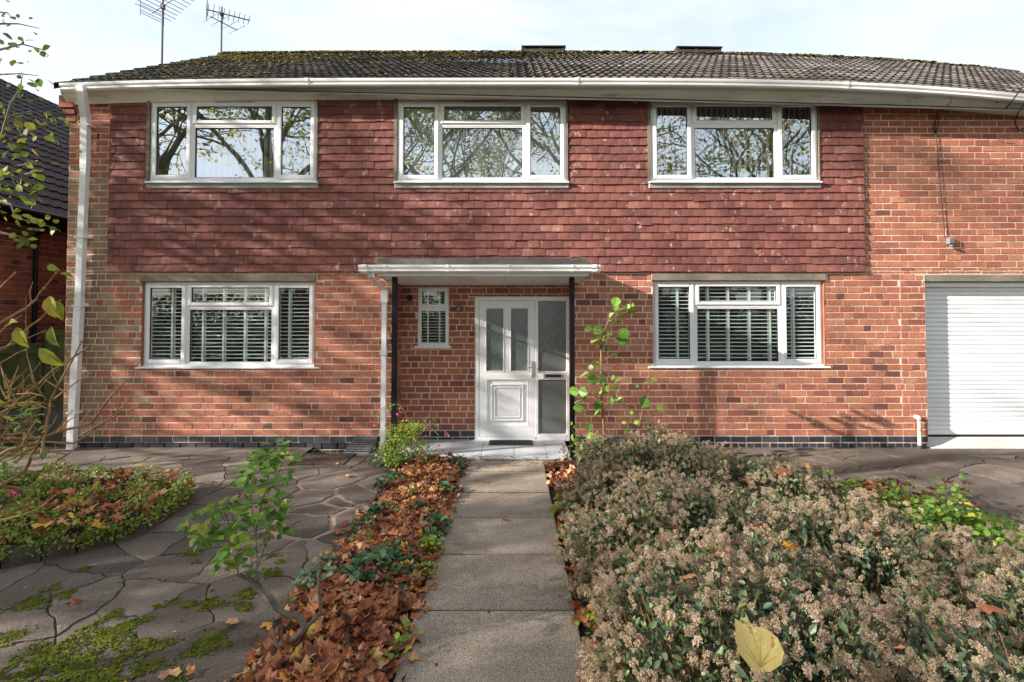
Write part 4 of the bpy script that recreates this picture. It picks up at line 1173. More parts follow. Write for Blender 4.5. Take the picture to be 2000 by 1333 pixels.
for i in range(9):
    f = .1+.8*i/8
    yy = 6.62+.28*f; zz=.17*f+.006; xa=a-.03+.09*f; xb=b-.04+.04*f
    g.box(xa+.02,xb-.02,yy-.006,yy+.006,zz-.004,zz+.006)
for f in (.05,.35,.65,.95):
    g.quads([(a-.03+(b-a-.01)*f-.004,6.63,.012),(a-.03+(b-a-.01)*f+.004,6.63,.012),(a+.06+(b-a-.06)*f+.004,6.89,.18),(a+.06+(b-a-.06)*f-.004,6.89,.18)],[(0,1,2,3)])
part('grille', g, M['rubber'], t)

# ================================================================== NEIGHBOUR HOUSE (left)
nh = thing('neighbour_house', 'dark roofed brick neighbour house at the left edge behind the green fence', 'house', (-8.0, 7, 0))
NX = -8.05
g = G(); side_bricks(g, NX, 6.9, 15, 0.0, 3.62, 1, lambda a,b: min(.7,max(0,random.gauss(.28,.14))), zs=0)
g.box(NX-9.5, NX-.01, 6.9, 6.92, 0, 3.6, .3, 0); g.box(NX-9.5, NX-.01, 15, 15.02, 0, 3.6, .3, 0)
part('wall', g, [M['brick'], M['mortar']], nh)
ang = math.radians(40); ex, ez = NX+.34, 3.56
rl = 4.95/math.cos(ang)
g = G()
roof_tiles(g, (ex, 15.4, ez), (0,-1,0), (-math.cos(ang),0,math.sin(ang)), (math.sin(ang),0,math.cos(ang)), 8.8, rl, wave=.20, gauge=.30, amp=.020, lip=.03, seg=7, seed=9)
g.quads([(ex,6.6,ez-.01),(ex,15.4,ez-.01),(ex-4.95,15.4,ez+4.15),(ex-4.95,6.6,ez+4.15),(ex-9.9,6.6,ez),(ex-9.9,15.4,ez)], [(0,1,2,3),(3,2,5,4)], .3)
g.tris([(ex-.2,6.9,ez),(ex-9.7,6.9,ez),(ex-4.95,6.9,ez+4.0)],[(0,1,2)],.3)
nroof = part('roof', g, M['roof2'], nh)
g = G(); g.box(ex-.02, ex+.005, 6.6, 15.4, ez-.19, ez-.005); g.box(NX, ex-.02, 6.6, 15.4, ez-.19, ez-.17); part('fascia', g, M['black'], nh)
g = G(); g.line([(ex+.06,6.6,ez-.03),(ex+.06,15.4,ez-.03)], .055, .055, 10); part('gutter', g, M['black'], nh, smooth=True)
g = G(); g.line([(ex+.04,8.0,ez-.08),(NX+.08,8.0,ez-.34),(NX+.08,8.0,.1)], .035,.035,8)
g.line([(ex+.04,7.25,ez-.08),(NX+.08,7.25,ez-.34),(NX+.08,7.25,.1)], .035,.035,8); part('downpipe', g, M['black'], nh)

# fence between the houses
for k,(xa,xb,zt,lab) in enumerate(((-8.02,-7.18,AZ(671,7.36),'low green timber fence panel at the far left behind the bare shrub'),(-7.15,XL-.03,AZ(643,7.36),'taller green timber fence panel joining the corner of the brick house'))):
    t = thing('fence_panel', lab, 'fence', ((xa+xb)/2, 7.36, 0), 'green fence panels beside the house')
    g = G(); n_ = max(5, int((xb-xa)/.105)); 
    for i in range(n_):
        a = xa+(xb-xa)*i/n_; b = xa+(xb-xa)*(i+1)/n_
        g.quads([(a,7.345,.46),(b+.01,7.357,.46),(b+.01,7.357,zt-.03),(a,7.345,zt-.03),(a,7.345,.46),(a,7.36,.46),(a,7.36,zt-.03)], [(0,1,2,3),(4,0,3,6)], random.random())
        g.box(a,b,7.36,7.37,.46,zt-.03,.3)
    part('boards', g, M['fence'], t)
    g = G(); g.bbox(xa,xb,7.33,7.385,zt-.03,zt,.006); g.bbox(xa,xb,7.325,7.344,zt-.16,zt-.10,.005) if k == 0 else g.bbox(xa,xb,7.325,7.344,zt-.10,zt-.031,.005); part('rail', g, M['fence'], t)
    g = G(); g.bbox(xa,xb,7.335,7.375,-.05,.455,.006); part('gravel_board', g, M['gravelboard'], t)
    g = G(); g.bbox(xb+.0 if k==0 else xb-.05, xb+.03 if k==0 else xb, 7.30,7.40,-.05,zt+.01,.005) if k==0 else g.bbox(xb-.0,xb+.02,7.30,7.40,-.05,zt,.005); part('post', g, M['fence'], t)

# ================================================================== TREES
def grow(seed, H, r0, levels, kids, spread, up=.25, lean=(0,0), first=.35, wob=.12):
    rr = random.Random(seed)
    S = [[],[],[],[]]; S2=[[],[],[],[]]; tips = []
    def rec(p, d, L_, r, lv):
        n_ = 5 if lv == 0 else (4 if lv == 1 else 3)
        pts = [p.copy()]; dd = d.copy()
        for i in range(n_):
            dd = (dd + Vector((rr.gauss(0,wob),rr.gauss(0,wob),rr.gauss(0,wob*.7) + up*.12*(lv>0)))).normalized()
            q_ = pts[-1] + dd*L_/n_
            ra = r*(1-.75*i/n_ if lv else 1-.6*i/n_); rb = r*(1-.75*(i+1)/n_ if lv else 1-.6*(i+1)/n_)
            T = S if lv < 2 else S2
            T[0].append(pts[-1][:]); T[1].append(q_[:]); T[2].append(max(ra,.004)); T[3].append(max(rb,.004))
            pts.append(q_)
        if lv >= levels:
            for q_ in pts[1:]: tips.append(q_[:])
            return
        for c in range(kids[lv]):
            f = first + (1-first)*(c+rr.random()*.9)/kids[lv] if lv == 0 else .2+.8*(c+rr.random())/kids[lv]
            f = min(f, .99); k_ = int(f*n_); base = pts[k_].lerp(pts[k_+1], f*n_-k_)
            az = rr.random()*6.283 if lv else c*2.4+rr.random()
            ax_ = Vector((math.cos(az), math.sin(az), 0)); t_ = (d.cross(ax_)).normalized() if abs(d.z) < .95 else ax_
            t_ = (Matrix.Rotation(rr.random()*6.283, 3, d) @ t_) if lv else ax_
            sp_ = spread[min(lv,len(spread)-1)]; nd = (d*math.cos(sp_) + t_*math.sin(sp_)).normalized()
            rec(base, nd, L_*rr.uniform(.42,.62)*(1.15-.5*f if lv==0 else 1), r*rr.uniform(.36,.5), lv+1)
    rec(Vector((0,0,-.1)), Vector((lean[0],lean[1],1)).normalized(), H, r0, 0)
    return S, S2, np.array(tips)
def rotm(n, rr):
    """random rotation matrices"""
    q_ = rr.normal(size=(n,4)); q_ /= np.linalg.norm(q_,axis=1,keepdims=True); w,x,y,z = q_.T
    return np.stack([np.stack([1-2*(y*y+z*z),2*(x*y-z*w),2*(x*z+y*w)],1),np.stack([2*(x*y+z*w),1-2*(x*x+z*z),2*(y*z-x*w)],1),np.stack([2*(x*z-y*w),2*(y*z+x*w),1-2*(x*x+y*y)],1)],1)
def frame(D, rr, roll=None, upv=(0,0,1)):
    """matrices whose y axis is D (leaf length), z axis near up, with some roll"""
    D = np.asarray(D,float); D = D/ (np.linalg.norm(D,axis=1,keepdims=True)+1e-9)
    u_ = np.broadcast_to(np.asarray(upv,float), D.shape) + rr.normal(0, roll if roll is not None else .3, D.shape)
    X_ = np.cross(D, u_); X_ /= np.linalg.norm(X_,axis=1,keepdims=True)+1e-9
    Z_ = np.cross(X_, D)
    return np.stack([X_, D, Z_], 2)
QL = (np.array([(0,-.5,0),(.42,0,.06),(0,.55,0),(-.42,0,.06)]), np.array([(0,1,2,3)]))
# pointed oval leaf folded on the midrib, base at origin, length 1
OV = (np.array([(0,0,0),(.20,.22,.05),(.27,.5,.07),(.15,.82,.03),(0,1.0,-.06),(-.15,.82,.03),(-.27,.5,.07),(-.20,.22,.05),(0,.5,0),(0,.2,0),(0,.82,-.02)]),
      np.array([(0,1,2,9),(9,2,8,8),(8,2,3,10),(10,3,4,4),(0,9,6,7),(9,8,6,6),(8,10,5,6),(10,4,5,5)]))
OV_T = []
for q_ in OV[1]:
    OV_T.append((q_[0],q_[1],q_[2]))
    if len(set(q_)) == 4: OV_T.append((q_[0],q_[2],q_[3]))
OV_T = np.array(OV_T)
RD = OV[0]*np.array([1.55,1,1])       # rounder leaf
def tree(name, label, cat, seed, H, r0, levels, kids, spread, leafn, leafsize, loc, leafmat, group=None, up=.25, lean=(0,0), first=.35, jit=.18):
    S, S2, tips = grow(seed, H, r0, levels, kids, spread, up, lean, first)
    rr = np.random.default_rng(seed)
    t = thing(name, label, cat, loc, group)
    L0 = np.array(loc, float)
    g = G(); g.tubes(np.array(S[0])+L0, np.array(S[1])+L0, S[2], S[3], 7, rr.random(len(S[0]))); part('trunk', g, M['tbark'], t, True)
    g = G(); g.m = 0
    if len(S2[0]): g.tubes(np.array(S2[0])+L0, np.array(S2[1])+L0, S2[2], S2[3], 3, .5, m=0)
    n_ = leafn
    if n_:
        P = tips[rr.integers(0, len(tips), n_)] + rr.normal(0, jit, (n_,3)) + L0
        g.scatter(QL[0], QL[1], P, rotm(n_, rr), leafsize*rr.uniform(.6,1.3,n_), np.clip(rr.normal(.55,.3,n_),0,1), m=1)
    part('crown', g, [M['tbark'], leafmat], t)
    return t
# trees across the road (seen in the window glass) and left of the garden (their shade falls on the house)
A_ = tree('tall_tree', 'tall half bare tree across the road with a leaning ivy dark trunk', 'tree', 21, 19, .34, 4, [11,6,5,4], [.75,.7,.7], 9000, .20, (-13.5,-13.0,-.1), M['aleaf'], 'trees across the road', up=.5)
B_ = tree('tall_tree', 'broad bare tree across the road with fine twigs', 'tree', 22, 17, .30, 4, [12,6,5,4], [.95,.75,.7], 7000, .18, (2.0,-15.0,-.1), M['aleaf'], 'trees across the road', up=.5, first=.25)
C_ = tree('tall_tree', 'leafy autumn tree across the road', 'tree', 23, 16, .28, 4, [12,6,5,4], [.9,.8,.7], 7000, .18, (14.0,-14.0,-.1), M['aleaf'], 'trees across the road', up=.35, first=.22)
for src, x, y, rz, sc, lab in ((A_,-17.5,-12.0,1.7,1.05,'second leaning dark trunked tree across the road'),(A_,-9.0,-16.5,3.6,1.0,'third tall half bare tree across the road'),
        (B_,-4.5,-18,2.2,1.1,'bare tree with fine twigs further back across the road'),(C_,21,-13,2.4,1.1,'second leafy autumn tree across the road'),
        (A_,-24,-17,.7,1.1,'outermost half bare tree across the road'),(C_,-31,-14,3.3,1.0,'leafy autumn tree at the far end of the road')):
    c = copy_tree(src); c.location = (x,y,-.1); c.rotation_euler = (0,0,rz); c.scale = (sc,sc,sc); c['label'] = lab
SH1 = tree('garden_tree', 'leafy tree left of the garden whose shade falls on the house', 'tree', 31, 7.2, .17, 3, [13,7,6], [.95,.75,.7], 7500, .115, (-15.2,4.3,-.1), M['aleaf'], 'trees beside the garden', up=.3, first=.28, jit=.25)
c = copy_tree(SH1); c.location=(-15.0,-.9,-.1); c.rotation_euler=(0,0,2.2); c.scale=(.85,.85,.80); c['label']='lower leafy tree left of the garden nearer the road'
SH2 = tree('garden_tree', 'thin tree with open branches left of the garden', 'tree', 37, 11.5, .16, 3, [11,6,5], [.8,.7,.7], 900, .12, (-17.5,-.4,-.1), M['aleaf'], 'trees beside the garden', up=.5, first=.35, jit=.25)
# house across the road (seen reflected in the lower right window)
for hx, hw, lab in ((14.0, 9.0, 'red brick house across the road with a white front door'), (-15.5, 9.0, 'cream and brick house across the road behind the tall trees')):
    oh = thing('opposite_house', lab, 'house', (hx,-26,0), 'houses across the road')
    g = G(); g.box(hx-hw/2,hx+hw/2,-34,-26,-.05,5.2,.6); part('wall', g, [M['brick']], oh)
    g = G()
    g.quads([(hx-hw/2-.3,-25.6,5.1),(hx+hw/2+.3,-25.6,5.1),(hx+hw/2+.3,-30,8),(hx-hw/2-.3,-30,8),(hx+hw/2+.3,-34.4,5.1),(hx-hw/2-.3,-34.4,5.1)], [(3,2,1,0),(5,4,2,3)]); g.tris([(hx-hw/2,-26,5.2),(hx-hw/2,-34,5.2),(hx-hw/2,-30,7.9),(hx+hw/2,-26,5.2),(hx+hw/2,-34,5.2),(hx+hw/2,-30,7.9)],[(0,1,2),(3,5,4)]); part('roof', g, M['roof2'], oh)
    for wx, wz in ((-2.6,1.0),(2.4,1.0),(-2.6,3.4),(0,3.4),(2.4,3.4)):
        g = G(); a,b,c_,d = hx+wx-.8,hx+wx+.8,wz,wz+1.2
        for r_ in rect_sub([(a,b,c_,d)], [(a+.07,hx+wx-.04,c_+.07,d-.07),(hx+wx+.04,b-.07,c_+.07,d-.07)]): g.box(r_[0],r_[1],-25.99,-25.9,r_[2],r_[3])
        w_ = part('window', g, M['pvc'], oh); g = G(); g.box(a+.02,b-.02,-25.98,-25.95,c_+.02,d-.02); part('pane', g, M['glass'], w_)
    g = G(); g.bbox; g.box(hx-.5,hx+.5,-25.99,-25.9,0,2.1); d_ = part('front_door', g, M['pvc'], oh)
g = G(); rr = np.random.default_rng(3); n_=30000
P = np.stack([rr.uniform(-40,-1.5,n_), rr.uniform(-8.0,-7.2,n_), rr.uniform(-.05,2.7,n_)],1); P2 = P.copy(); P2[:,0] = rr.uniform(4,40,n_); P = np.concatenate([P[::1],P2]); 
g.scatter(QL[0],QL[1],P,rotm(len(P),rr),.13*rr.uniform(.6,1.3,len(P)),np.clip(rr.normal(.4,.3,len(P)),0,1))
solo('hedge', g, M['leafd'], 'clipped dark green hedge along the pavement behind the viewer', 'hedge', (0,-7.5,0))

# ================================================================== LEAF LITTER
def maple(k, rr):
    """lobed dry leaf as a curled fan, size 1"""
    lob = 5 if k % 3 else 7
    ang0 = np.linspace(-2.35, 2.35, lob*2+1)
    rad = np.array([(.52+.08*rr.random() if i % 2 else .42) for i in range(len(ang0))]); rad[lob if lob % 2 else lob] = max(rad[lob], .3)
    c = int(len(ang0)/2); 
    pts = [(0,-.25,0)] + [(r*math.sin(a), r*math.cos(a), 0) for a, r in zip(ang0, rad)]
    pts = np.array(pts); mid = pts*.5; 
    def curl(P, a1, a2, a3):
        P = P.copy(); P[:,2] = a1*P[:,0]**2 + a2*P[:,1]**2 + a3*np.sin(P[:,0]*9+k)*.25*np.abs(P[:,1]) + a3*.2*np.sin(P[:,1]*11+k*2); return P
    a1, a2, a3 = rr.uniform(-1.1,1.1), rr.uniform(-1.0,1.0), rr.uniform(.1,.4)
    n_ = len(pts)
    V = np.vstack([curl(pts,a1,a2,a3), curl(mid,a1,a2,a3), [(0,0,0)]])
    T = []
    for i in range(1, n_-1):
        T += [(i,i+1,n_+i+1),(i,n_+i+1,n_+i),(n_+i,n_+i+1,2*n_)]
    return V, np.array(T)
rr = np.random.default_rng(5)
MAP = [maple(k, rr) for k in range(10)]
def litter(g, P, size, tilt, rnd, rr, lift=0):
    n_ = len(P)
    az = rr.random(n_)*6.283; D = np.stack([np.cos(az), np.sin(az), rr.normal(0,tilt,n_)],1)
    Mx = frame(D, rr, tilt)
    which = rr.integers(0, len(MAP), n_)
    for k in range(len(MAP)):
        s_ = which == k
        g.scatter(MAP[k][0], MAP[k][1], P[s_], Mx[s_], size[s_], rnd[s_])
def bed_h(x, y):
    e = np.minimum(np.clip(x-BX0,0,None), np.clip(BX1-x,0,None)); return -.03 + .085*np.clip(e/.18,0,1)**.6
g = G()
n_ = 8200
X_ = rr.uniform(BX0-.03, BX1+.02, n_); Y_ = .9 + 5.35*rr.random(n_)**.85
clump = (np.sin(X_*7+Y_*2.3)+np.sin(Y_*5.1-X_*3))*.25
Z_ = bed_h(X_,Y_) + .010 + .05*rr.random(n_)*np.clip(np.minimum(X_-BX0,BX1-X_)/.15,.15,1)
dens = rr.random(n_) < np.where(Y_ > 5.7, .45, 1.0)*np.where((X_ > BX1-.14) & (Y_ < 4.5), .45, 1)
P = np.stack([X_,Y_,Z_],1)[dens]
rn = np.clip(rr.normal(.42,.27,len(P)) + .10*(P[:,1]>3.8), 0, 1)
litter(g, P, (.045+.090*rr.random(len(P))**1.5)*np.where(P[:,1]>4.3,.80,np.where(P[:,1]<3.0,1.15,1.0)), .22, rn, rr)
n_=150; X2=np.where(rr.random(n_)<.5, BX1+np.abs(rr.normal(0,.05,n_)), BX0-.02-np.abs(rr.normal(0,.05,n_))); P=np.stack([X2,rr.uniform(1.5,6.2,n_),np.full(n_,.03)],1); litter(g,P,rr.uniform(.05,.10,n_),.22,np.clip(rr.normal(.5,.25,n_),0,1),rr)
solo('leaf_litter', g, M['litter'], 'thick carpet of brown and orange fallen leaves in the strip left of the path', 'fallen leaves', (-1,3,0), kind='stuff')
g = G()
n_ = 900
X_ = rr.uniform(PX1+.01, 1.0, n_)**1.0; Y_ = rr.uniform(1.2, 6.2, n_); k_ = (rr.random(n_) < .75) & ((Y_ < 5.4) | (X_ < .78))
P = np.stack([X_,Y_,.02+.03*rr.random(n_)],1)[k_]
litter(g, P, rr.uniform(.05,.11,len(P)), .35, np.clip(rr.normal(.45,.25,len(P)),0,1), rr)
n_ = 700; P = np.stack([rr.uniform(2.9,4.2,n_), rr.uniform(2.0,5.4,n_), .03+.03*rr.random(n_)],1)
litter(g, P, rr.uniform(.06,.11,n_), .35, np.clip(rr.normal(.35,.22,n_),0,1), rr)
solo('leaf_litter', g, M['litter'], 'thin scatter of fallen leaves on bare soil right of the path', 'fallen leaves', (1,3,0), kind='stuff')

# single leaves lying about
def stray(px, py, size, rnd, az, label, mat_=None, z=.006, group='single leaves on the paving', k=0, tilt=.1, Y=None, name='fallen_leaf'):
    p_ = gp(px, py, z) if Y is None else at(px, py, Y)
    g = G(); rr_l = np.random.default_rng(int(px*7+py))
    D = np.array([[math.cos(az), math.sin(az), tilt]]); Mx = frame(D, rr_l, .15)
    V, T = MAP[k]; V = V.copy(); V[:,2] *= .8; V[:,2] -= V[:,2].min()*.3
    g.scatter(V, T, [p_ + [0,0,size*.10]], Mx, size, rnd)
    return solo(name, g, mat_ or M['litter'], label, 'leaf', p_, group)
stray(450,1222,.10,.72,.4,'tan curled leaf on the mossy slabs left of the gnarled shrub stem',k=1)
stray(521,1226,.085,.88,1.2,'orange leaf on the paving edge just left of the gnarled shrub base',k=3)
stray(331,1322,.10,.74,2.2,'orange brown leaf on the slabs near the bottom edge of the photo',k=4)
stray(368,1318,.07,.62,.2,'small brown leaf beside the orange one at the bottom edge',k=5)
stray(178+140,1133,.03,.2,.2,'tiny red leaf on the slab in front of the raised bed',M['pink'],k=2)
stray(678,932,.09,.72,.6,'orange leaf on the sunlit paving below the drain cover',k=6)
stray(657,907,.06,.9,.6,'small yellow leaf at the corner of the drain cover',k=7)
stray(323,924,.08,.7,1.6,'orange leaf on the paving near the house wall behind the raised bed',k=8)
stray(362,923,.05,.4,1.6,'dark brown scrap of leaf on the paving near the house wall',k=9)
stray(140,1180,.10,.3,.9,'dull brown leaf at the left beside the moss',k=0)
stray(988,1018,.055,.25,.9,'small dark leaf on the fourth path slab',k=1,z=.02,group='single leaves on the path')
stray(948,943,.06,.3,.3,'thin dark leaf on the second path slab from the porch',k=2,z=.02,group='single leaves on the path')
stray(1090,1064,.07,.85,2.0,'orange leaf lying over the right edge of the path',k=3,z=.03,group='single leaves on the path')
stray(1160,1190,.09,.9,2.6,'yellow orange leaf under the shrub beside the lower path',k=4,z=.06,group='single leaves on the path')
stray(1000,895,.05,.45,.4,'small brown leaf on the step edge of the porch',k=5,z=.035,group='single leaves on the path')
# a twig on the path edge
g = G(); g.line([gp(1120,1163,.03),gp(1140,1187,.05),gp(1168,1220,.08)], .006,.003,6,.2); solo('twig', g, M['bark'], 'pale bare twig poking over the right edge of the path', 'twig', gp(1140,1187))

# ================================================================== PLANTS
def leaves_at(g, C, n, size, rr, spread, tv=OV[0], tf=OV_T, rn=(.5,.25), droop=-.15, m=None):
    """n leaves pointing outwards round each centre"""
    C = np.repeat(np.asarray(C,float).reshape(-1,3), n, 0); k = len(C)
    D = rr.normal(size=(k,3)); D[:,2] = D[:,2]*.5 + droop; D /= np.linalg.norm(D,axis=1,keepdims=True)
    P = C + D*spread*rr.random((k,1))
    g.scatter(tv, tf, P, frame(D, rr, .35), size*rr.uniform(.65,1.25,k), np.clip(rr.normal(rn[0],rn[1],k),0,1), m)

# --- viburnum like shrubs with dried flower heads
def head_tpl(rr):
    """one fuzzy seed head: tufts of tiny spikes round a few centres"""
    V = []; T = []
    for c in range(7):
        d = rr.normal(size=3); d[2] = abs(d[2])*.7; d /= np.linalg.norm(d); cc = d*.45*rr.uniform(.6,1.1)
        for i in range(13):
            e = rr.normal(size=3); e /= np.linalg.norm(e); e = (e + d*.5); e /= np.linalg.norm(e)
            s_ = np.cross(e, rr.normal(size=3)); s_ /= np.linalg.norm(s_)
            a = cc + e*.06; b = cc + e*rr.uniform(.34,.5); b_ = len(V)
            V += [a, b - s_*.075, b + e*.05, b + s_*.075]; T += [(b_,b_+1,b_+2),(b_,b_+2,b_+3)]
    return np.array(V), np.array(T)
rr = np.random.default_rng(11)
HT = [head_tpl(rr) for _ in range(4)]
def shrub(label, cx, cy, rx, ry, h, nleaf, nhead, seed):
    rr = np.random.default_rng(seed)
    t = thing('flowering_shrub', label, 'shrub', (cx,cy,0), 'evergreen shrubs with dried flower heads')
    def surf(n, lo, hi):
        a = rr.random(n)*6.283; ph = np.arccos(rr.uniform(-.15, 1, n))
        bump = 1 + .09*np.sin(a*5+seed)+.10*np.sin(a*3+ph*5+seed*2)+.07*np.sin(a*11+ph*9)
        s_ = rr.uniform(lo, hi, n)*bump
        d = np.stack([np.sin(ph)*np.cos(a), np.sin(ph)*np.sin(a), np.cos(ph)],1)
        P = np.stack([cx + rx*d[:,0]*s_, cy + ry*d[:,1]*s_, .16*h + h*.86*d[:,2]*s_],1)
        P[:,2] = np.clip(P[:,2], .02, None)
        hole = np.sin(P[:,0]*6.1+seed)*np.sin(P[:,1]*5.3+seed*2)+.5*np.sin(P[:,0]*13-P[:,1]*9+seed)
        if lo < .6 or lo > .9:
            ok = (hole < .72) | (rr.random(n) < .15); P, d = P[ok], d[ok]
        return P, d
    g = G()
    P, d = surf(420, .7, 1.0)
    for p_, dd in zip(P, d):
        b_ = np.array([cx + (p_[0]-cx)*.25, cy + (p_[1]-cy)*.25, .0]); m_ = (b_+p_)/2 + [(p_[0]-cx)*.18,(p_[1]-cy)*.18,-.02]
        g.line([b_, m_, p_], .006, .0025, 4, .5, caps=False)
    P, d = surf(150, 1.02, 1.16)
    for p_, dd in zip(P, d):
        q_ = p_ - dd*.16 + rr.normal(0,.02,3); g.line([q_, (q_+p_)/2+rr.normal(0,.006,3), p_], .0022, .0012, 4, rr.random(), caps=False)
    part('stems', g, M['twig'], t)
    g = G()
    P, d = surf(int(nleaf*1.3), .55, 1.03); nleaf = len(P); D = d*.6 + rr.normal(0,.6,d.shape); D[:,2] += .25
    g.scatter(OV[0], OV_T, P, frame(D, rr, .7), rr.uniform(.022,.055,nleaf), np.clip(rr.normal(.5,.26,nleaf),0,1))
    # pale new shoots
    k = nleaf//11; P, d = surf(k, .97, 1.07); k = len(P); D = rr.normal(0,.35,d.shape); D[:,2] += 1
    for i in range(3): g.scatter(OV[0], OV_T, P, frame(D+rr.normal(0,.5,D.shape), rr, .5), rr.uniform(.02,.035,k), rr.uniform(.85,1,k))
    part('foliage', g, M['leafd'], t)
    g = G(); P, d = surf(int(nhead*1.8), .94, 1.14)
    ok = P[:,2] > .12; P, d = P[ok], d[ok]; 
    # heads come in sprays of two to five
    Q = np.concatenate([P] + [P + rr.normal(0,.026,P.shape) for _ in range(3)]); sz = rr.uniform(.016,.031,len(Q)); rnv = np.clip(rr.normal(.5,.2,len(Q)),0,1)
    w_ = rr.integers(0,4,len(Q)); Mx = rotm(len(Q), rr)
    for k in range(4):
        s_ = w_==k; g.scatter(HT[k][0], HT[k][1], Q[s_], Mx[s_], sz[s_], rnv[s_])
    fh = part('flower_heads', g, M['head'], t); fh['kind'] = 'stuff'
    return t
shrub('shrub with dried tan flower heads nearest the porch post', 1.45,4.80,.88,.72,.62, 9500, 620, 1)
shrub('shrub with dried flower heads in the back row against the paving', 2.35,4.30,.66,.70,.52, 6500, 420, 2)
shrub('shrub with dried flower heads bordering the middle of the path', 1.22,3.45,.80,.80,.58, 8500, 520, 3)
shrub('shrub with dried flower heads bordering the path at the bottom of the photo', 1.08,2.25,.72,.85,.66, 8500, 460, 4)
shrub('shrub with dried flower heads in the middle of the bed', 2.15,3.10,.78,.85,.56, 8500, 520, 5)
shrub('shrub with dried flower heads holding the big yellow leaf', 1.75,1.55,.80,.72,.68, 8000, 380, 6)
shrub('shrub with dried flower heads at the right edge of the photo', 2.75,2.15,.72,.85,.62, 7500, 420, 7)
shrub('low shrub with dried flower heads beside the green leafy clump', 2.98,3.05,.5,.6,.40, 4500, 240, 8)

# big yellow leaf caught on the shrub
def bigleaf():
    p_ = at(1478,1258,1.62)
    out_ = [(-.02,-.50),(-.22,-.46),(-.44,-.30),(-.50,-.05),(-.44,.18),(-.40,.44),(-.20,.36),(-.10,.60),(-.04,.34),(.10,.36),(.24,.38),(.46,.20),(.52,-.08),(.42,-.32),(.20,-.47)]
    c = np.array([(x,y,.42*x*x-.28*y*y+.03*math.sin(9*x+3*y)) for x,y in out_]); c2 = c*np.array([.5,.5,.25]); n_=len(c)
    V = np.vstack([c,c2,[(0,-.02,0)]]); T=[]
    for i in range(n_):
        j=(i+1)%n_; T += [(i,j,n_+j),(i,n_+j,n_+i),(n_+i,n_+j,2*n_)]
    a = math.radians(38); Mx = np.array([[1,0,0],[0,math.cos(a),-math.sin(a)],[0,math.sin(a),math.cos(a)]])
    b = math.radians(-12); Mx = Mx @ np.array([[math.cos(b),-math.sin(b),0],[math.sin(b),math.cos(b),0],[0,0,1]])
    S_=.150
    t = thing('fallen_leaf', 'large pale yellow leaf resting upright on the front shrub', 'leaf', p_)
    g = G(); g.scatter(V, np.array(T), [p_], Mx[None], S_, .5); part('blade', g, M['yleaf'], t, True)
    g = G(); 
    for x,y in ((-.42,.16),(-.08,.5),(.12,.33),(.40,.16),(-.44,-.1),(.42,-.12)):
        L_ = [Mx @ (np.array([x*f, -.42+(y+.42)*f, .014+.42*(x*f)**2-.28*(-.42+(y+.42)*f)**2])*S_) + p_ for f in np.linspace(0,.8,6)]
        g.line(L_, .0008, .0003, 4, 1)
    g.line([Mx @ (np.array([-.02,-.46,.0])*S_)+p_, Mx @ (np.array([.0,-.8,-.03])*S_)+p_, Mx @ (np.array([.06,-1.15,-.12])*S_)+p_], .002,.0015,5,.9)
    part('stalk', g, M['twig'], t)
bigleaf()
for px,py,Y,sz,rn,k,lab in ((1380,1077,2.45,.10,.78,1,'bright orange leaf standing on the middle shrub'),(1410,1083,2.45,.08,.6,2,'rust leaf just right of the bright orange one'),
    (1530,925,4.0,.12,.35,3,'large rust brown leaf on the back shrub'),(1462,945,4.2,.09,.35,4,'curled rust leaf left of the large brown one on the back shrub'),(1570,912,4.3,.09,.85,5,'yellow orange leaf at the back edge of the shrubs'),
    (1322,858,5.2,.12,.72,6,'tan folded leaf on top of the rear shrub by the wall'),(1310,1035,3.0,.10,.66,7,'orange brown leaf at the left side of the middle shrub'),(1541,1075,2.6,.09,.9,8,'small golden leaf in the middle of the shrubs'),
    (1700,1040,3.0,.12,.55,9,'orange curled leaf near the green clump'),(1925,1195,2.1,.13,.5,0,'long tan curled leaf at the right of the front shrub'),(1745,1270,1.7,.07,.6,1,'small rust leaf low on the front right shrub'),
    (1490,1035,2.7,.09,.3,2,'dark rust leaf in the middle gap of the shrubs'),(1340,1130,2.2,.09,.62,3,'rust leaf on the shrub near the path'),(1195,1005,3.6,.10,.74,4,'pale orange leaf on the path side of the shrub'),(1235,1008,3.6,.07,.5,5,'brown leaf beside the pale orange one on the path side')):
    stray(px,py,sz,rn,random.random()*6,lab,k=k,Y=Y,tilt=.6,group='leaves caught on the shrubs')

# --- cyclamen and seedlings in the leaf bed
HV = (RD*np.array([1.15,1,1.2]), OV_T)
def clumpp(name, label, cat, px, py, r, h, n, size, mat_, seed, rn=(.4,.25), tv=None, group=None, flat=.7):
    rr = np.random.default_rng(seed); p_ = gp(px,py,.05)
    g = G(); a = rr.random(n)*6.283; q_ = np.sqrt(rr.random(n))
    P = np.stack([p_[0]+r*q_*np.cos(a), p_[1]+r*1.15*q_*np.sin(a), .05 + h*(1-q_**2)*rr.uniform(.55,1.1,n)+.01],1)
    D = np.stack([np.cos(a)*(q_+.25), np.sin(a)*(q_+.25), rr.normal(.25,.3,n)],1)+rr.normal(0,.3,(n,3))
    g.scatter(HV[0] if tv is None else tv, OV_T, P, frame(D, rr, .35), size*rr.uniform(.6,1.25,n), np.clip(rr.normal(rn[0],rn[1],n),0,1), 0)
    k = n//2; g.tubes(np.stack([p_[0]+(P[:k,0]-p_[0])*.3, p_[1]+(P[:k,1]-p_[1])*.3, np.full(k,.03)],1), P[:k], .0018, .0012, 3, .3, m=0)
    return solo(name, g, mat_, label, cat, p_, group)
cyc = 'clumps of cyclamen in the leaf bed'
clumpp('cyclamen_plant','largest dark green variegated cyclamen clump in the middle of the leaf bed','plant',730,1128,.26,.11,300,.055,M['fern'],1,group=cyc)
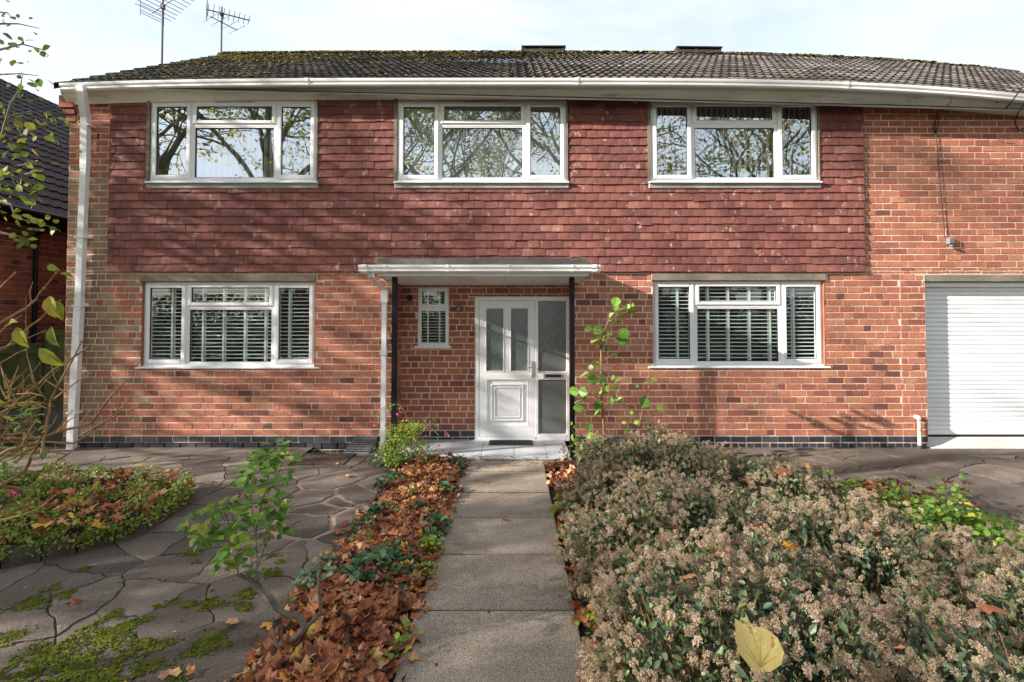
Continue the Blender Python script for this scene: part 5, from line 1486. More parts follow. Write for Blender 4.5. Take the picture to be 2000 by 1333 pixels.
clumpp('cyclamen_plant','dark cyclamen clump right behind the largest one','plant',770,1092,.17,.08,110,.052,M['fern'],2,group=cyc)
clumpp('cyclamen_plant','cyclamen clump by the paving edge in the upper half of the leaf bed','plant',748,1008,.16,.08,120,.05,M['fern'],3,group=cyc)
clumpp('cyclamen_plant','pale green round leaved clump at the paving edge beside the bare stem','plant',620,1140,.13,.07,60,.05,M['fern'],4,(.9,.15),group=cyc)
clumpp('cyclamen_plant','cyclamen clump at the path edge in the sunlit half of the leaf bed','plant',850,1030,.13,.07,90,.045,M['fern'],5,(.5,.3),group=cyc)
clumpp('cyclamen_plant','cyclamen clump at the path corner close to the porch','plant',893,908,.14,.09,80,.045,M['fern'],6,group=cyc)
clumpp('cyclamen_plant','cyclamen clump left of the path below the flowering bush','plant',765,945,.16,.10,110,.045,M['fern'],7,(.5,.3),group=cyc)
clumpp('cyclamen_plant','dark green clump at the foot of the pink flowering bush','plant',757,905,.22,.16,170,.045,M['fern'],8,(.6,.3),group=cyc)
sd = 'green seedlings along the path edges'
for i,(px,py,r,n,lab) in enumerate(((838,1072,.10,70,'bright green seedling patch at the left path edge mid way'),(720,1064,.07,30,'round leaved seedling at the paving edge'),(700,1060,.06,22,'small pale seedling at the paving edge'),
        (775,1275,.05,16,'seedling in the leaves at the lower left path edge'),(718,1300,.06,16,'lone seedling among brown leaves near the bottom'),(832,1120,.07,30,'seedlings below the bright patch at the left path edge'),
        (1098,1000,.10,90,'bright green clump at the right path edge under the shrubs'),(1105,1045,.07,40,'yellow green sprouts below the bright clump at the right edge'),(1110,1085,.06,26,'sprouts at the right path edge beside the fifth slab'),
        (1150,1225,.06,18,'sprout at the right path edge near the bottom'),(1095,980,.06,26,'small dark weed at the right path edge'),(800,1240,.05,14,'tiny seedling at the left path edge near the bottom'))):
    clumpp('seedling', lab, 'plant', px,py,r,.06,n,.035,M['leafg'],50+i,(.75,.2),group=sd)
lb = 'small plants in the sunlit half of the leaf bed'
for i,(px,py,r,n,m_,lab) in enumerate(((815,1000,.09,60,'fern','small cyclamen tuft in the middle of the leaf bed by the sunlit slabs'),(800,975,.08,50,'leafg','yellow green tuft in the sunlit leaves'),(712,1035,.10,60,'fern','low ivy like clump at the paving edge in the upper leaf bed'),(868,960,.08,50,'fern','dark clump touching the path edge in the upper leaf bed'),(640,1110,.08,40,'fern','low clump behind the bare twig at the paving edge'),(842,1055,.07,40,'fern','dark clump left of the path above the bright seedling patch'))):
    clumpp('small_plant', lab, 'plant', px,py,r,.07,n,.042,M[m_],80+i,(.6,.3),group=lb)
# tiny cyclamen flowers
g = G(); rr = np.random.default_rng(8)
P = np.array([gp(px,py,.14) for px,py in ((731,1108),(727,1092),(740,1116),(658,1140),(735,895),(858,912))]); P = np.repeat(P,3,0)+rr.normal(0,.006,(18,3))
g.scatter(QL[0],QL[1],P,rotm(18,rr),.022,1.0); solo('cyclamen_flowers', g, M['pink'], 'a few tiny pale pink flowers above the cyclamen leaves', 'flowers', P[0], kind='stuff')

# --- sapling with a gnarled stem, left of the leaf bed
def pxl(pts, Y, o=(340,840), s=2.703): return [at(o[0]+x/s, o[1]+y/s, Y+(q_[0] if q_ else 0)) for x,y,*q_ in pts]
t = thing('rose_sapling', 'young shrub with gnarled grey stem and fresh green leaves at the leaf bed edge', 'shrub', (-1.26,2.66,0))
g = G()
Y = 2.68
main = pxl([(585,1240),(553,1190),(540,1130),(555,1135)],Y)[:3]
g.line(pxl([(592,1260),(565,1200),(545,1140),(555,1128)],Y), .021,.018,8,.3)
g.line(pxl([(550,1140),(600,1125),(650,1090),(692,1048),(672,1005),(640,980),(590,972),(545,945),(520,905),(500,870)],Y), .019,.014,8,.3)
g.line(pxl([(500,870),(450,825),(400,790),(340,765)],Y), .014,.009,7,.3)
g.line(pxl([(505,875),(478,820),(450,770),(436,745)],Y), .013,.010,7,.8)
g.line(pxl([(692,1048),(735,1005),(775,965),(770,880),(762,800),(770,740),(768,695)],Y), .012,.006,6,.3)
g.line(pxl([(640,980),(618,930),(600,892)],Y), .008,.005,6,.5)
g.line(pxl([(570,1120),(567,1060),(570,1020)],Y), .006,.004,5,.5); g.line(pxl([(545,1130),(528,1080),(520,1040),(525,990)],Y), .007,.003,5,.5)
for pl in ([(340,765),(335,730),(345,690),(350,640)],[(400,780),(405,750),(412,700),(400,640)],[(436,745),(440,690),(438,640),(430,560)],[(436,745),(470,640),(500,560),(520,470)],[(430,560),(450,440),(480,330),(500,240),(510,150),(530,90)],
           [(350,640),(310,560),(280,470),(250,400)],[(350,640),(300,600),(200,550),(110,490)],[(520,470),(560,420),(540,300)],[(350,640),(330,560),(300,420),(270,350)],[(430,560),(410,420),(400,300),(430,240)],[(345,690),(300,690),(270,700)]):
    g.line(pxl([(a,b,random.gauss(0,.05)) for a,b in pl],Y), .005,.002,5,.6)
part('stem', g, M['bark'], t, True)
rr = np.random.default_rng(14)
cl = [(410,185),(430,240),(350,240),(500,200),(590,240),(520,300),(440,370),(340,330),(270,370),(150,450),(90,490),(230,420),(350,470),(430,440),(560,400),(540,470),(200,550),(300,520),(290,610),(380,600),(380,660),(430,710),(270,690),(570,540),(500,520),(590,130),(540,85),(480,120),(460,100),(420,150),(600,160),(550,360),(460,300),(500,420),(390,430),(310,380),(250,500),(180,500),(330,540),(430,600),(240,690),(540,150),(500,170),(150,570)]
g = G(); C = np.array([at(340+x/2.703,840+y/2.703,Y+rr.normal(0,.09)) for x,y in cl])
leaves_at(g, C, 9, .056, rr, .05, RD, OV_T, (.5,.27), -.3)
tw = [(270,690),(380,650),(440,490),(140,560),(490,520)]
leaves_at(g, [at(340+x/2.703,840+y/2.703,Y-.05) for x,y in tw], 3, .055, rr, .03, RD, OV_T, (.95,.05), -.3)
part('leaves', g, M['leafg'], t)
clz = [at(340+622/2.703,840+905/2.703,Y)]; g = G(); leaves_at(g, clz, 3, .03, rr, .01, RD, OV_T, (.7,.1), .5); part('leaves', g, M['leafg'], t)

# --- tall sapling right of the porch post
t = thing('green_sapling', 'tall thin sapling with large soft green leaves beside the right porch post', 'sapling', at(1178,900,5.85))
o2, s2, Y = (1080,560), 3.92, 5.85
pp = lambda pts, dy=0: [at(o2[0]+x/s2, o2[1]+y/s2, Y+dy+(q_[0] if q_ else 0)) for x,y,*q_ in pts]
g = G(); g.line(pp([(398,1290),(396,1180),(385,1040),(378,900),(374,760),(370,620),(368,500),(385,420),(400,330),(430,250),(480,190),(530,165)]), .014,.005,7,.2)
L1 = [(485,105),(540,165),(600,190),(505,255),(430,270),(460,290),(525,350),(270,325),(360,330),(430,375),(510,410),(320,415),(400,455),(355,450),(470,520),(545,580),(305,580),(345,625),(250,670),(320,710),(390,705),(480,730),(450,770),(405,795),(175,800),(240,810),(335,800),(225,870),(345,900),(490,890),(575,920),(205,930),(335,940),(265,965),(280,1070),(350,1170),(300,1145)]
stem_x = lambda y: np.interp(y,[165,250,330,420,500,620,760,900,1040,1180],[530,430,400,385,368,370,374,378,385,396])
for x,y in L1:
    if abs(x-stem_x(y)) > 40: g.line(pp([(stem_x(y+60),y+60),((x+stem_x(y+60))/2,y+25),(x,y)]), .004,.002,4,.4)
part('stem', g, M['twig'], t, True)
rr = np.random.default_rng(15)
g = G(); P = np.array([at(o2[0]+x/s2,o2[1]+y/s2,Y+rr.normal(0,.07)) for x,y in L1]); C0 = np.array([at(o2[0]+stem_x(y)/s2,o2[1]+y/s2,Y) for x,y in L1])
D = (P-C0)*1.2 + rr.normal(0,.08,P.shape); D[:,2] -= .06
k = len(P); g.scatter(RD, OV_T, P-D/ (np.linalg.norm(D,axis=1,keepdims=True)+1e-6)*.05, frame(D, rr, .9, (0,-.5,.8)), rr.uniform(.10,.17,k), rr.uniform(.05,.75,k))
P3 = P[rr.integers(0,k,44)] + rr.normal(0,.05,(44,3)); D3 = rr.normal(0,1,(44,3)); D3[:,2]-=.3; g.scatter(RD, OV_T, P3, frame(D3, rr, .6,(0,-.8,.6)), rr.uniform(.05,.09,44), rr.uniform(.1,.9,44))
part('leaves', g, M['leafg'], t)
t = thing('green_sapling', 'thin leaning shoot with few leaves right of the tall sapling', 'sapling', at(1243,880,5.8))
g = G(); g.line(pp([(636,1190),(655,1080),(678,980),(700,890),(722,810),(742,740),(790,705)]), .007,.003,6,.2); g.line(pp([(580,1150),(570,1080),(545,1045)]), .004,.002,5,.3); g.line(pp([(722,810),(690,770),(655,775)]), .003,.002,4,.3); g.line(pp([(722,805),(760,790),(785,820)]), .003,.002,4,.3)
g.line(pp([(705,890),(760,905),(825,970)]), .003,.002,4,.3)
part('stem', g, M['twig'], t)
L2 = [(720,840),(745,905),(795,930),(655,775),(725,748),(805,710),(735,1008),(610,1075),(525,1045),(620,1050),(715,1080),(590,1120)]
g = G(); P = np.array([at(o2[0]+x/s2,o2[1]+y/s2,Y+rr.normal(0,.05)) for x,y in L2]); D = rr.normal(0,1,P.shape)*[1,.4,.5]; k=len(P)
sz = rr.uniform(.05,.08,k); sz[0]=.16; sz[1]=.10; sz[2]=.10; g.scatter(RD, OV_T, P, frame(D, rr, .5,(0,-.9,.5)), sz, rr.uniform(.1,.6,k)); part('leaves', g, M['leafg'], t)
t = thing('low_plant', 'straggly green plant with pink buds at the foot of the right porch post', 'plant', at(1140,900,6.0))
g = G(); L3 = [(150,1185),(205,1170),(175,1230),(260,1240),(320,1250),(210,1290),(250,1180),(300,1200),(230,1310),(290,1300),(140,1080)]
for x,y in L3: g.line(pp([(250,1330),((x+250)/2,(y+1330)/2-10),(x,y)],.1), .004,.002,4,.4)
part('stem', g, M['twig'], t)
g = G(); C = np.array([at(o2[0]+x/s2,o2[1]+y/s2,Y+.1+rr.normal(0,.06)) for x,y in L3]); leaves_at(g, C, 4, .085, rr, .05, OV[0], OV_T, (.4,.25), -.1); part('leaves', g, M['leafg'], t)
g = G(); C = np.array([at(o2[0]+x/s2,o2[1]+y/s2,Y+.05) for x,y in ((305,1205),(300,1215),(190,1258),(312,1208))]); leaves_at(g, C, 4, .03, rr, .01, OV[0], OV_T, (.3,.3), -.5); part('buds', g, M['pink'], t)

# --- fuchsia by the left porch post
t = thing('fuchsia_bush', 'bushy fuchsia with small pink hanging flowers at the foot of the porch downpipe', 'bush', at(800,905,6.0))
rr = np.random.default_rng(16); o3, s3, Y = (690,750), 6.348, 5.95
pq = lambda x,y,dy=0: at(o3[0]+x/s3, o3[1]+y/s3, Y+dy)
g = G()
arch = [[(740,900),(700,600),(680,450),(620,320),(560,260),(480,260),(350,300)],[(740,900),(850,600),(960,470),(1050,470)],[(420,260),(320,340),(270,440),(215,490)],[(760,900),(900,700),(980,560),(1060,640)],[(700,900),(560,700),(460,720),(320,810)],[(740,900),(640,640),(600,500)],[(740,900),(720,600),(690,480)],[(760,900),(900,820),(1080,760)],[(740,880),(600,760),(420,720)]]
for a_ in arch: g.line([pq(x,y,rr.normal(0,.05)) for x,y in a_], .005,.0018,5,.7)
part('stems', g, M['twig'], t)
g = G()
n_=230; a=rr.random(n_)*6.283; q_=np.sqrt(rr.random(n_)); C = np.array([pq(640+260*qq*math.cos(aa)*(1.1 if yy>700 else .75), yy, rr.normal(0,.12)) for aa,qq,yy in zip(a,q_,rr.uniform(500,1000,n_))])
leaves_at(g, C, 11, .034, rr, .06, OV[0], OV_T, (.7,.25), -.2)
C = np.array([pq(x,y,0) for x,y in ((480,260),(430,275),(380,290),(540,265),(570,300),(700,455),(660,460),(880,450),(950,450),(850,500),(920,520),(1000,470),(1050,520),(960,760),(1000,820),(1080,820),(940,830),(300,790),(1030,880),(870,560))])
leaves_at(g, C, 6, .034, rr, .035, OV[0], OV_T, (.6,.3), -.2)
part('leaves', g, M['leafg'], t)
g = G(); F_ = [(575,300),(545,360),(585,340),(210,510),(255,505),(290,500),(665,575),(545,690),(905,640),(1165,610),(1175,630),(640,790),(610,795),(370,760),(320,820),(375,920),(520,1050),(800,760),(815,830),(780,910),(810,925),(870,845),(1070,750),(1030,790),(780,620),(700,640),(620,560),(560,600)]
P = np.array([pq(x,y,-.08-rr.random()*.06) for x,y in F_]); P = np.repeat(P,3,0)+rr.normal(0,.006,(len(P)*3,3)); D = rr.normal(0,.25,P.shape); D[:,2]-=1
g.scatter(OV[0]*[1.1,1,1],OV_T,P,frame(D,rr,.5,(0,-1,0)),rr.uniform(.022,.038,len(P)),rr.random(len(P)))
part('flowers', g, M['pink'], t)

# --- bare branched shrub in the left foreground
t = thing('bare_shrub', 'sprawling shrub with knobbly bare brown twigs and a few drooping leaves at the left edge', 'shrub', (-2.95,2.45,0))
o4, s4, Y = (0,500), 3.333, 2.35
pb = lambda x,y,dy=0: at(o4[0]+x/s4, o4[1]+y/s4, Y+dy)
rr = np.random.default_rng(17)
BR = [([(-60,1120),(60,990),(200,870),(350,740),(450,680),(590,585)],.010),([(-80,520),(0,440),(180,335),(290,210),(365,115)],.008),([(-60,620),(0,605),(170,540),(290,490)],.006),([(-80,760),(0,700),(90,645),(180,605)],.006),
 ([(270,1330),(290,1150),(330,950),(500,820),(590,765)],.007),([(-100,1190),(0,1195),(300,1180),(600,1090),(700,940),(815,820)],.009),([(-100,1230),(0,1215),(480,1220),(640,1110),(790,990)],.008),([(330,950),(380,840),(460,700),(530,560)],.006),
 ([(300,940),(220,800),(170,620)],.005),([(-80,260),(0,210),(60,150),(100,110)],.006),([(60,990),(60,860),(0,700)],.006),([(50,900),(120,720)],.004),([(150,890),(150,780)],.003),([(90,880),(260,700)],.004),([(300,1400),(380,1330),(510,1240)],.006),
 ([(540,1160),(760,1040),(890,990)],.005),([(-60,640),(40,600),(180,470),(390,290)],.006),([(0,500),(60,440),(140,390)],.004),([(-60,900),(0,850),(40,930)],.006),([(100,1350),(250,1200),(370,1130),(470,1010)],.006),([(0,1330),(140,1240),(160,1150),(150,1230)],.004),([(370,1150),(450,1070),(520,1030)],.004),
 ([(-120,1400),(-40,1150),(60,1000)],.016),([(0,1500),(160,1400),(290,1150)],.009),([(-100,1350),(60,1260),(240,1210)],.010),([(-60,1060),(40,1010),(120,960)],.014),([(-150,1300),(-60,1060),(-40,800),(-60,520)],.012),([(-60,1500),(60,1500),(160,1520),(250,1470),(380,1400)],.006),([(0,1720),(140,1690),(260,1640),(360,1560)],.006)]
g = G(); KN = []
for pl, r_ in BR:
    z_ = rr.normal(0,.10); P = np.array([pb(x,y,z_+rr.normal(0,.03)) for x,y in pl])
    # refine with small kinks at the buds
    Q = [P[0]]
    for a,b in zip(P[:-1],P[1:]):
        n_ = max(1,int(np.linalg.norm(b-a)/.055))
        for i in range(1,n_+1):
            q_ = a+(b-a)*i/n_ + (rr.normal(0,.0035,3) if i<n_ else 0); Q.append(q_); KN.append((q_, r_))
    g.line(Q, r_, r_*.38, 6, rr.random())
    if rr.random() < .5 and r_ > .004:
        for _ in range(2):
            i = rr.integers(1,len(Q)-1) if len(Q) > 3 else 1; d = rr.normal(0,.05,3); d[2] = abs(d[2])+.06; g.line([Q[i],Q[i]+d*.5+rr.normal(0,.006,3),Q[i]+d], .003,.0015,4,.5)
for _ in range(46):
    x_, y_ = rr.uniform(-60,190), rr.uniform(820,1330); an = rr.normal(-1.0,.75); L_ = rr.uniform(70,230)
    pl = [(x_,y_),(x_+math.cos(an)*L_*.5+rr.normal(0,9),y_+math.sin(an)*L_*.5+rr.normal(0,9)),(x_+math.cos(an+.2)*L_,y_+math.sin(an+.2)*L_)]; dy_=rr.normal(0,.12)
    P = np.array([pb(a,b,dy_) for a,b in pl]); g.line(P, .0045, .0018, 5, rr.random())
    for f in (.3,.55,.8): KN.append((P[0]+(P[2]-P[0])*f*.98, .004))
# main stems to the ground
for x0_, x1_ in ((-3.0,-3.15),(-3.1,-3.3),(-2.95,-3.2)): g.line([(x1_,2.45,0),(x0_-.1,2.42,.45),(x0_,2.38,.8),tuple(pb(-20,1150))], .024,.014,8,.2)
K = np.array([k_[0] for k_ in KN]); kr = np.array([k_[1] for k_ in KN])
g.scatter([(1,0,0),(0,1,0),(-1,0,0),(0,-1,0),(0,0,1.4),(0,0,-1.4)], [(0,1,4),(1,2,4),(2,3,4),(3,0,4),(1,0,5),(2,1,5),(3,2,5),(0,3,5)], K, rotm(len(K),rr), np.minimum(kr*.9,.007), rr.random(len(K)))
part('branches', g, M['twig'], t, False)
g = G()
LV = [(335,75,.07,-.3),(415,120,.06,-.2),(330,300,.12,-1),(375,330,.11,-1),(345,500,.11,-1),(120,490,.12,-.5),(280,620,.13,-.4),(-5,930,.11,-.6),(60,450,.09,.1)]
P = np.array([pb(x,y,-.02) for x,y,*_ in LV]); D = np.array([[.6,-.1,q_[3]] for q_ in LV]); D += rr.normal(0,.12,D.shape)
g.scatter(OV[0]*[.9,1,2.2],OV_T,P-D*.03,frame(D,rr,.25,(0,-1,.5)),[q_[2] for q_ in LV],rr.uniform(.5,1,len(P)),0)
part('leaves', g, M['leafy'], t)
g = G(); C = np.array([pb(x,y,rr.normal(0,.1)) for x,y in ((130,1090),(160,1060),(200,960),(250,970),(230,1150),(130,1180),(60,1250),(20,1290),(100,1230),(150,1290),(60,1310),(200,1310),(280,1250),(10,1240),(0,1340),(40,1400),(210,1040))])
leaves_at(g, C, 5, .035, rr, .05, OV[0], OV_T, (.6,.2), .0); part('leaves', g, M['leafg'], t, label='small bright green leaves low in the shrub')

# --- tree whose branches hang in at the top left
t = thing('overhanging_tree', 'tree with yellow green leaves leaning in from the left edge', 'tree', (-5.2,3.0,0))
o5, s5, Y = (0,0), 2.777, 3.3
pt = lambda x,y,dy=0: at(o5[0]+x/s5, o5[1]+y/s5, Y+dy)
g = G()
g.line([(-5.2,3.0,0),(-5.1,3.1,1.6),(-4.9,3.2,3.0),(-4.6,3.3,4.4),(-4.3,3.3,5.6)], .09,.03,9,.4)
for pl in ([(-600,420),(-250,230),(0,130),(100,130),(215,155)],[(-600,520),(-200,340),(0,270),(120,240),(230,270),(265,305)],[(-500,520),(-200,430),(0,405),(100,400),(207,412)],[(-600,900),(-200,830),(0,780),(130,730),(200,700),(300,660),(350,648)],[(-500,1250),(-200,1130),(0,1090),(60,1110),(85,1180),(200,1215),(300,1235)],[(-400,1330),(0,1262),(90,1280),(160,1303)],[(-300,1000),(0,930),(100,900),(200,880)],[(-500,200),(-100,60),(40,70),(70,100)],[(0,780),(60,560),(110,480),(120,420)],[(-400,650),(0,640),(150,610),(170,600)],[(-300,860),(0,900),(120,950),(230,925)]):
    g.line([pt(x,y,rr.normal(0,.05)) for x,y in pl], .011,.002,5,.5)
part('trunk', g, M['bark'], t)
LL = [(45,5),(15,75),(60,90),(100,100),(155,103),(10,105),(50,145),(140,158),(185,175),(70,215),(95,200),(135,222),(20,245),(45,232),(95,258),(130,245),(165,272),(190,255),(230,270),(240,312),(265,305),(35,275),(10,315),(80,325),(118,350),(150,345),(105,400),(120,425),(207,425),(105,455),(165,445),(205,472),(180,470),(110,495),(70,548),(120,525),(5,585),(70,615),(140,615),(160,685),(30,680),(80,655),(240,660),(270,640),(320,650),(340,680),(370,690),(240,740),(280,750),(310,760),(200,740),(130,750),(170,805),(60,795),(10,750),(30,850),(90,830),(150,870),(180,885),(40,900),(100,920),(160,930),(225,920),(200,945),(20,960),(90,980),(40,1010),(150,1040),(60,1055),(100,1060),(190,1085),(10,1070),(130,1095),(90,1130),(20,1180),(150,1190),(210,1210),(290,1235),(240,1255),(50,1275),(110,1290),(150,1300),(160,1195)]
g = G(); P = np.array([pt(x,y,rr.normal(0,.12)) for x,y in LL]); P2 = P[30:]+rr.normal(0,.045,(len(P)-30,3)); P = np.concatenate([P,P2,P2[18:]+rr.normal(0,.05,(len(P2)-18,3)), np.array([pt(-60-400*rr.random(), 1300*rr.random(), rr.normal(0,.2)) for _ in range(160)])]); k=len(P)
D = rr.normal(0,1,(k,3)); D[:,2] -= .5
g.scatter(RD, OV_T, P, frame(D,rr,.5,(0,-.7,.7)), rr.uniform(.035,.066,k)*np.where(P[:,2]>3.9,.75,1), np.clip(rr.normal(.5,.28,k),0,1))
part('crown', g, M['leafy'], t)

# --- raised bed with ground cover
EC = (-4.35,4.42); 
edge = [gp(-140,1135),gp(0,1113),gp(80,1098),gp(150,1082),gp(225,1064),gp(290,1040),gp(335,1010),gp(368,985),gp(372,962)]
edge = [np.array([e_[0],e_[1]]) for e_ in edge]
back = [np.array([-3.35,5.05]),np.array([-3.9,5.35]),np.array([-4.8,5.45]),np.array([-6.2,5.2]),np.array([-7.2,4.6]),np.array([-7.0,3.6]),np.array([-5.6,3.3])]
pol = edge + back
for i in range(len(edge)-1):
    a,b = edge[i], edge[i+1]; e = b-a; L_ = np.linalg.norm(e); e = e/L_; n_ = np.array([-e[1], e[0]])
    if n_.dot(np.array(EC)-a) < 0: n_ = -n_
    g = G(); h = .125+random.gauss(0,.008); w_=.13; a2 = a+e*.006; b2 = b-e*.006
    m0=(a2+b2)/2 - n_*random.uniform(-.004,.012)
    def P_(q_,z): return (q_[0],q_[1],z)
    v = [P_(a2,-.02),P_(m0,-.02),P_(b2,-.02),P_(a2+n_*.008,h-.02),P_(m0+n_*.004,h-.015),P_(b2+n_*.008,h-.02),P_(a2+n_*.03,h),P_(m0+n_*.03,h+.004),P_(b2+n_*.03,h-.003),P_(a2+n_*w_,h-.006),P_(m0+n_*w_,h),P_(b2+n_*w_,h-.006),P_(a2+n_*w_,-.02),P_(b2+n_*w_,-.02)]
    g.quads(v,[(0,1,4,3),(1,2,5,4),(3,4,7,6),(4,5,8,7),(6,7,10,9),(7,8,11,10),(0,3,9,12),(2,13,11,5)],random.random()); g.tris(v,[(3,6,9),(5,11,8)],.5)
    labs = ['dark mossy edging stone of the raised bed, outermost at the left edge','long edging stone of the raised bed, second from the left edge','edging stone of the raised bed, third from the left','edging stone of the raised bed under the trailing green leaves, fourth from the left','edging stone of the raised bed, middle of the curve','edging stone of the raised bed where it turns towards the house','short edging stone of the raised bed, next to the last','last short edging stone at the tip of the raised bed']
    solo('edging_stone', g, M['stone'], labs[i], 'stone', (m0[0],m0[1],0), 'edging stones of the raised bed')
def inside(x, y):
    c = np.zeros(len(x), bool); n_ = len(pol)
    for i in range(n_):
        a,b = pol[i], pol[(i+1)%n_]
        k_ = ((a[1] > y) != (b[1] > y)) & (x < (b[0]-a[0])*(y-a[1])/(b[1]-a[1]+1e-12)+a[0]); c ^= k_
    return c
g = G(); cc = sum(pol)/len(pol); g.tris([(q_[0]*.985+cc[0]*.015,q_[1]*.985+cc[1]*.015,.085) for q_ in pol]+[(cc[0],cc[1],.11)], [(i,(i+1)%len(pol),len(pol)) for i in range(len(pol))]); structure('soil', g, M['soil'])
rr = np.random.default_rng(19); n_=42000
X_ = rr.uniform(-7.2,-3.0,n_); Y_ = rr.uniform(3.2,5.5,n_); k_ = inside(X_+0.0,Y_); X_,Y_=X_[k_],Y_[k_]
hh = .09 + .09*(.5+.5*np.sin(X_*5+1)*np.sin(Y_*6)) + .05*np.sin(X_*13+Y_*9)
gapf = np.sin(X_*4.2+Y_*3.1+.5)+np.sin(X_*7.7-Y_*5.3)
k_ = rr.random(len(X_)) < np.clip(.75+.45*gapf,.12,1); X_,Y_,hh = X_[k_],Y_[k_],hh[k_]
P = np.stack([X_,Y_,.09+np.clip(hh,.03,.3)*rr.uniform(.5,1.05,len(X_))],1)
# trailing over the stones
m_ = 3600; ii = rr.integers(0,len(edge)-1,m_); f_=rr.random((m_,1)); A0=np.array(edge)[ii]; B0=np.array(edge)[ii+1]; Q=A0+(B0-A0)*f_; Pq = np.column_stack([Q+rr.normal(0,.02,(m_,2)), rr.uniform(.05,.17,m_)]); Pq = Pq[rr.random(m_) < .35+.3*np.sin(Pq[:,0]*9)]
P = np.concatenate([P,Pq]); D = rr.normal(0,.7,P.shape); D[:,2]+=.35; k=len(P)
g = G(); g.scatter(RD, OV_T, P, frame(D,rr,.5), rr.uniform(.016,.034,k), np.clip(rr.normal(.45,.25,k)+.25*(P[:,0]>-4.2),0,1))
solo('ground_cover', g, M['lime'], 'dense small leaved yellow green ground cover spilling over the stones of the raised bed', 'ground cover', (EC[0],EC[1],.1), kind='stuff')
g = G(); n_=900; X_ = rr.uniform(-6.8,-3.1,n_); Y_=rr.uniform(3.4,5.3,n_); k_=inside(X_,Y_)&(rr.random(n_) < np.clip(.55-.4*(np.sin(X_*4.2+Y_*3.1+.5)),.15,1)); P=np.stack([X_,Y_,np.full(n_,.17)+rr.random(n_)*.08],1)[k_]
litter(g,P,rr.uniform(.06,.12,len(P)),.5,np.clip(rr.normal(.42,.22,len(P)),0,1),rr); solo('leaf_litter', g, M['litter'], 'brown and red fallen leaves caught in the ground cover of the raised bed', 'fallen leaves', (EC[0],EC[1],.2), kind='stuff')
stray(85,1030,.13,.97,1.7,'large pale tan leaf lying on the raised bed',k=1,z=.24,group='leaves on the raised bed'); stray(110,1017,.10,.9,.7,'yellow orange leaf behind the pale tan one on the raised bed',k=3,z=.24,group='leaves on the raised bed')
g = G(); C=np.array([gp(px,py,.3) for px,py in ((20,965),(24,967),(28,968),(32,969),(22,962),(26,960))]); leaves_at(g,C,5,.03,rr,.03,OV[0],OV_T,(.2,.2),0); solo('red_leaved_plant', g, M['pink'], 'small plant with crimson leaves at the back of the raised bed by the left edge', 'plant', C[0])

rr = np.random.default_rng(41); g=G(); n_=240
P=np.stack([np.concatenate([rr.uniform(-6.5,-1.45,n_),rr.uniform(3.5,9,n_//2),rr.uniform(-.6,.38,24)]), np.concatenate([rr.uniform(1.8,6.9,n_),rr.uniform(5.6,6.9,n_//2),rr.uniform(1.9,6.2,24)]), np.concatenate([np.full(n_+n_//2,.008),np.full(24,.023)])],1)
g.scatter(RD,OV_T,P,frame(np.column_stack([rr.normal(0,1,(len(P),2)),rr.normal(0,.1,len(P))]),rr,.2),rr.uniform(.008,.028,len(P)),0); g2=G(); g2.scatter(RD,OV_T,P,frame(np.column_stack([rr.normal(0,1,(len(P),2)),rr.normal(0,.1,len(P))]),rr,.2),rr.uniform(.008,.026,len(P)),np.clip(rr.normal(.35,.3,len(P)),0,1))
solo('debris', g2, M['litter'], 'tiny crumbs of dead leaf scattered over the paving and path', 'debris', (-3,4,0), kind='stuff')

# --- moss on the slabs
rr = np.random.default_rng(23); g = G()
cent = [(gp(px,py),r_,n_) for px,py,r_,n_ in ((60,1300,.16,700),(150,1265,.17,800),(230,1235,.10,450),(100,1330,.16,700),(20,1245,.08,240),(60,1180,.10,300),(120,1165,.06,180),(395,1265,.08,380),(425,1245,.05,180),(370,1275,.05,160),(290,1262,.08,260),(320,1258,.05,160),(220,1205,.06,180),(265,1218,.05,160),(330,1180,.05,130),(372,1182,.05,130),(415,1182,.06,170),(475,1163,.07,200),(455,1178,.05,130),(480,1188,.04,90),(310,1185,.03,60),(200,1290,.14,420),(260,1310,.10,260),(375,1080,.07,90),(380,1100,.04,60),(530,1120,.06,130),(505,1130,.05,100),(545,1098,.03,60),(535,1085,.05,50),(160,1115,.05,70),(100,1150,.05,90),(440,1262,.03,70),(290,1210,.03,60),(405,1230,.03,60),(320,1330,.10,200),(215,1325,.10,260),(415,1155,.02,30),(413,1170,.03,50))]
PP=[]
for c,r_,n_ in cent:
    a=rr.random(n_)*6.283; q_=rr.random(n_)**.7*r_*(1+.35*np.sin(a*3+c[0]*9)); PP.append(np.stack([c[0]+q_*np.cos(a)*1.25,c[1]+q_*np.sin(a),np.full(n_,.004)],1))
P=np.concatenate(PP); dd=(np.sin(P[:,0]*31)+np.sin(P[:,1]*27+P[:,0]*11)); P=P[rr.random(len(P))<np.clip(.65+.4*dd,.1,1)]
# moss in the joints of the path
xx=rr.uniform(PX0,PX0+.35,160); P=np.concatenate([P,np.stack([xx,3.845+rr.normal(0,.006,160),np.full(160,.012)],1)])
for y_ in (5.854,5.177,4.531,3.132): xx=rr.uniform(PX0,PX1,90)**1.0; P=np.concatenate([P,np.stack([xx,y_+rr.normal(0,.004,90),np.full(90,.010)],1)])
P=np.repeat(P,2,0)+rr.normal(0,.006,(2*len(P),3))*[1,1,.3]
blobs(g,P,np.stack([rr.uniform(.004,.011,len(P))]*2+[rr.uniform(.001,.0055,len(P))],1),np.clip(rr.normal(.55,.22,len(P)),0,1))
solo('moss', g, M['moss'], 'bright green moss cushions on the crazy paving at the lower left', 'moss', (-3,2.6,0), kind='stuff')

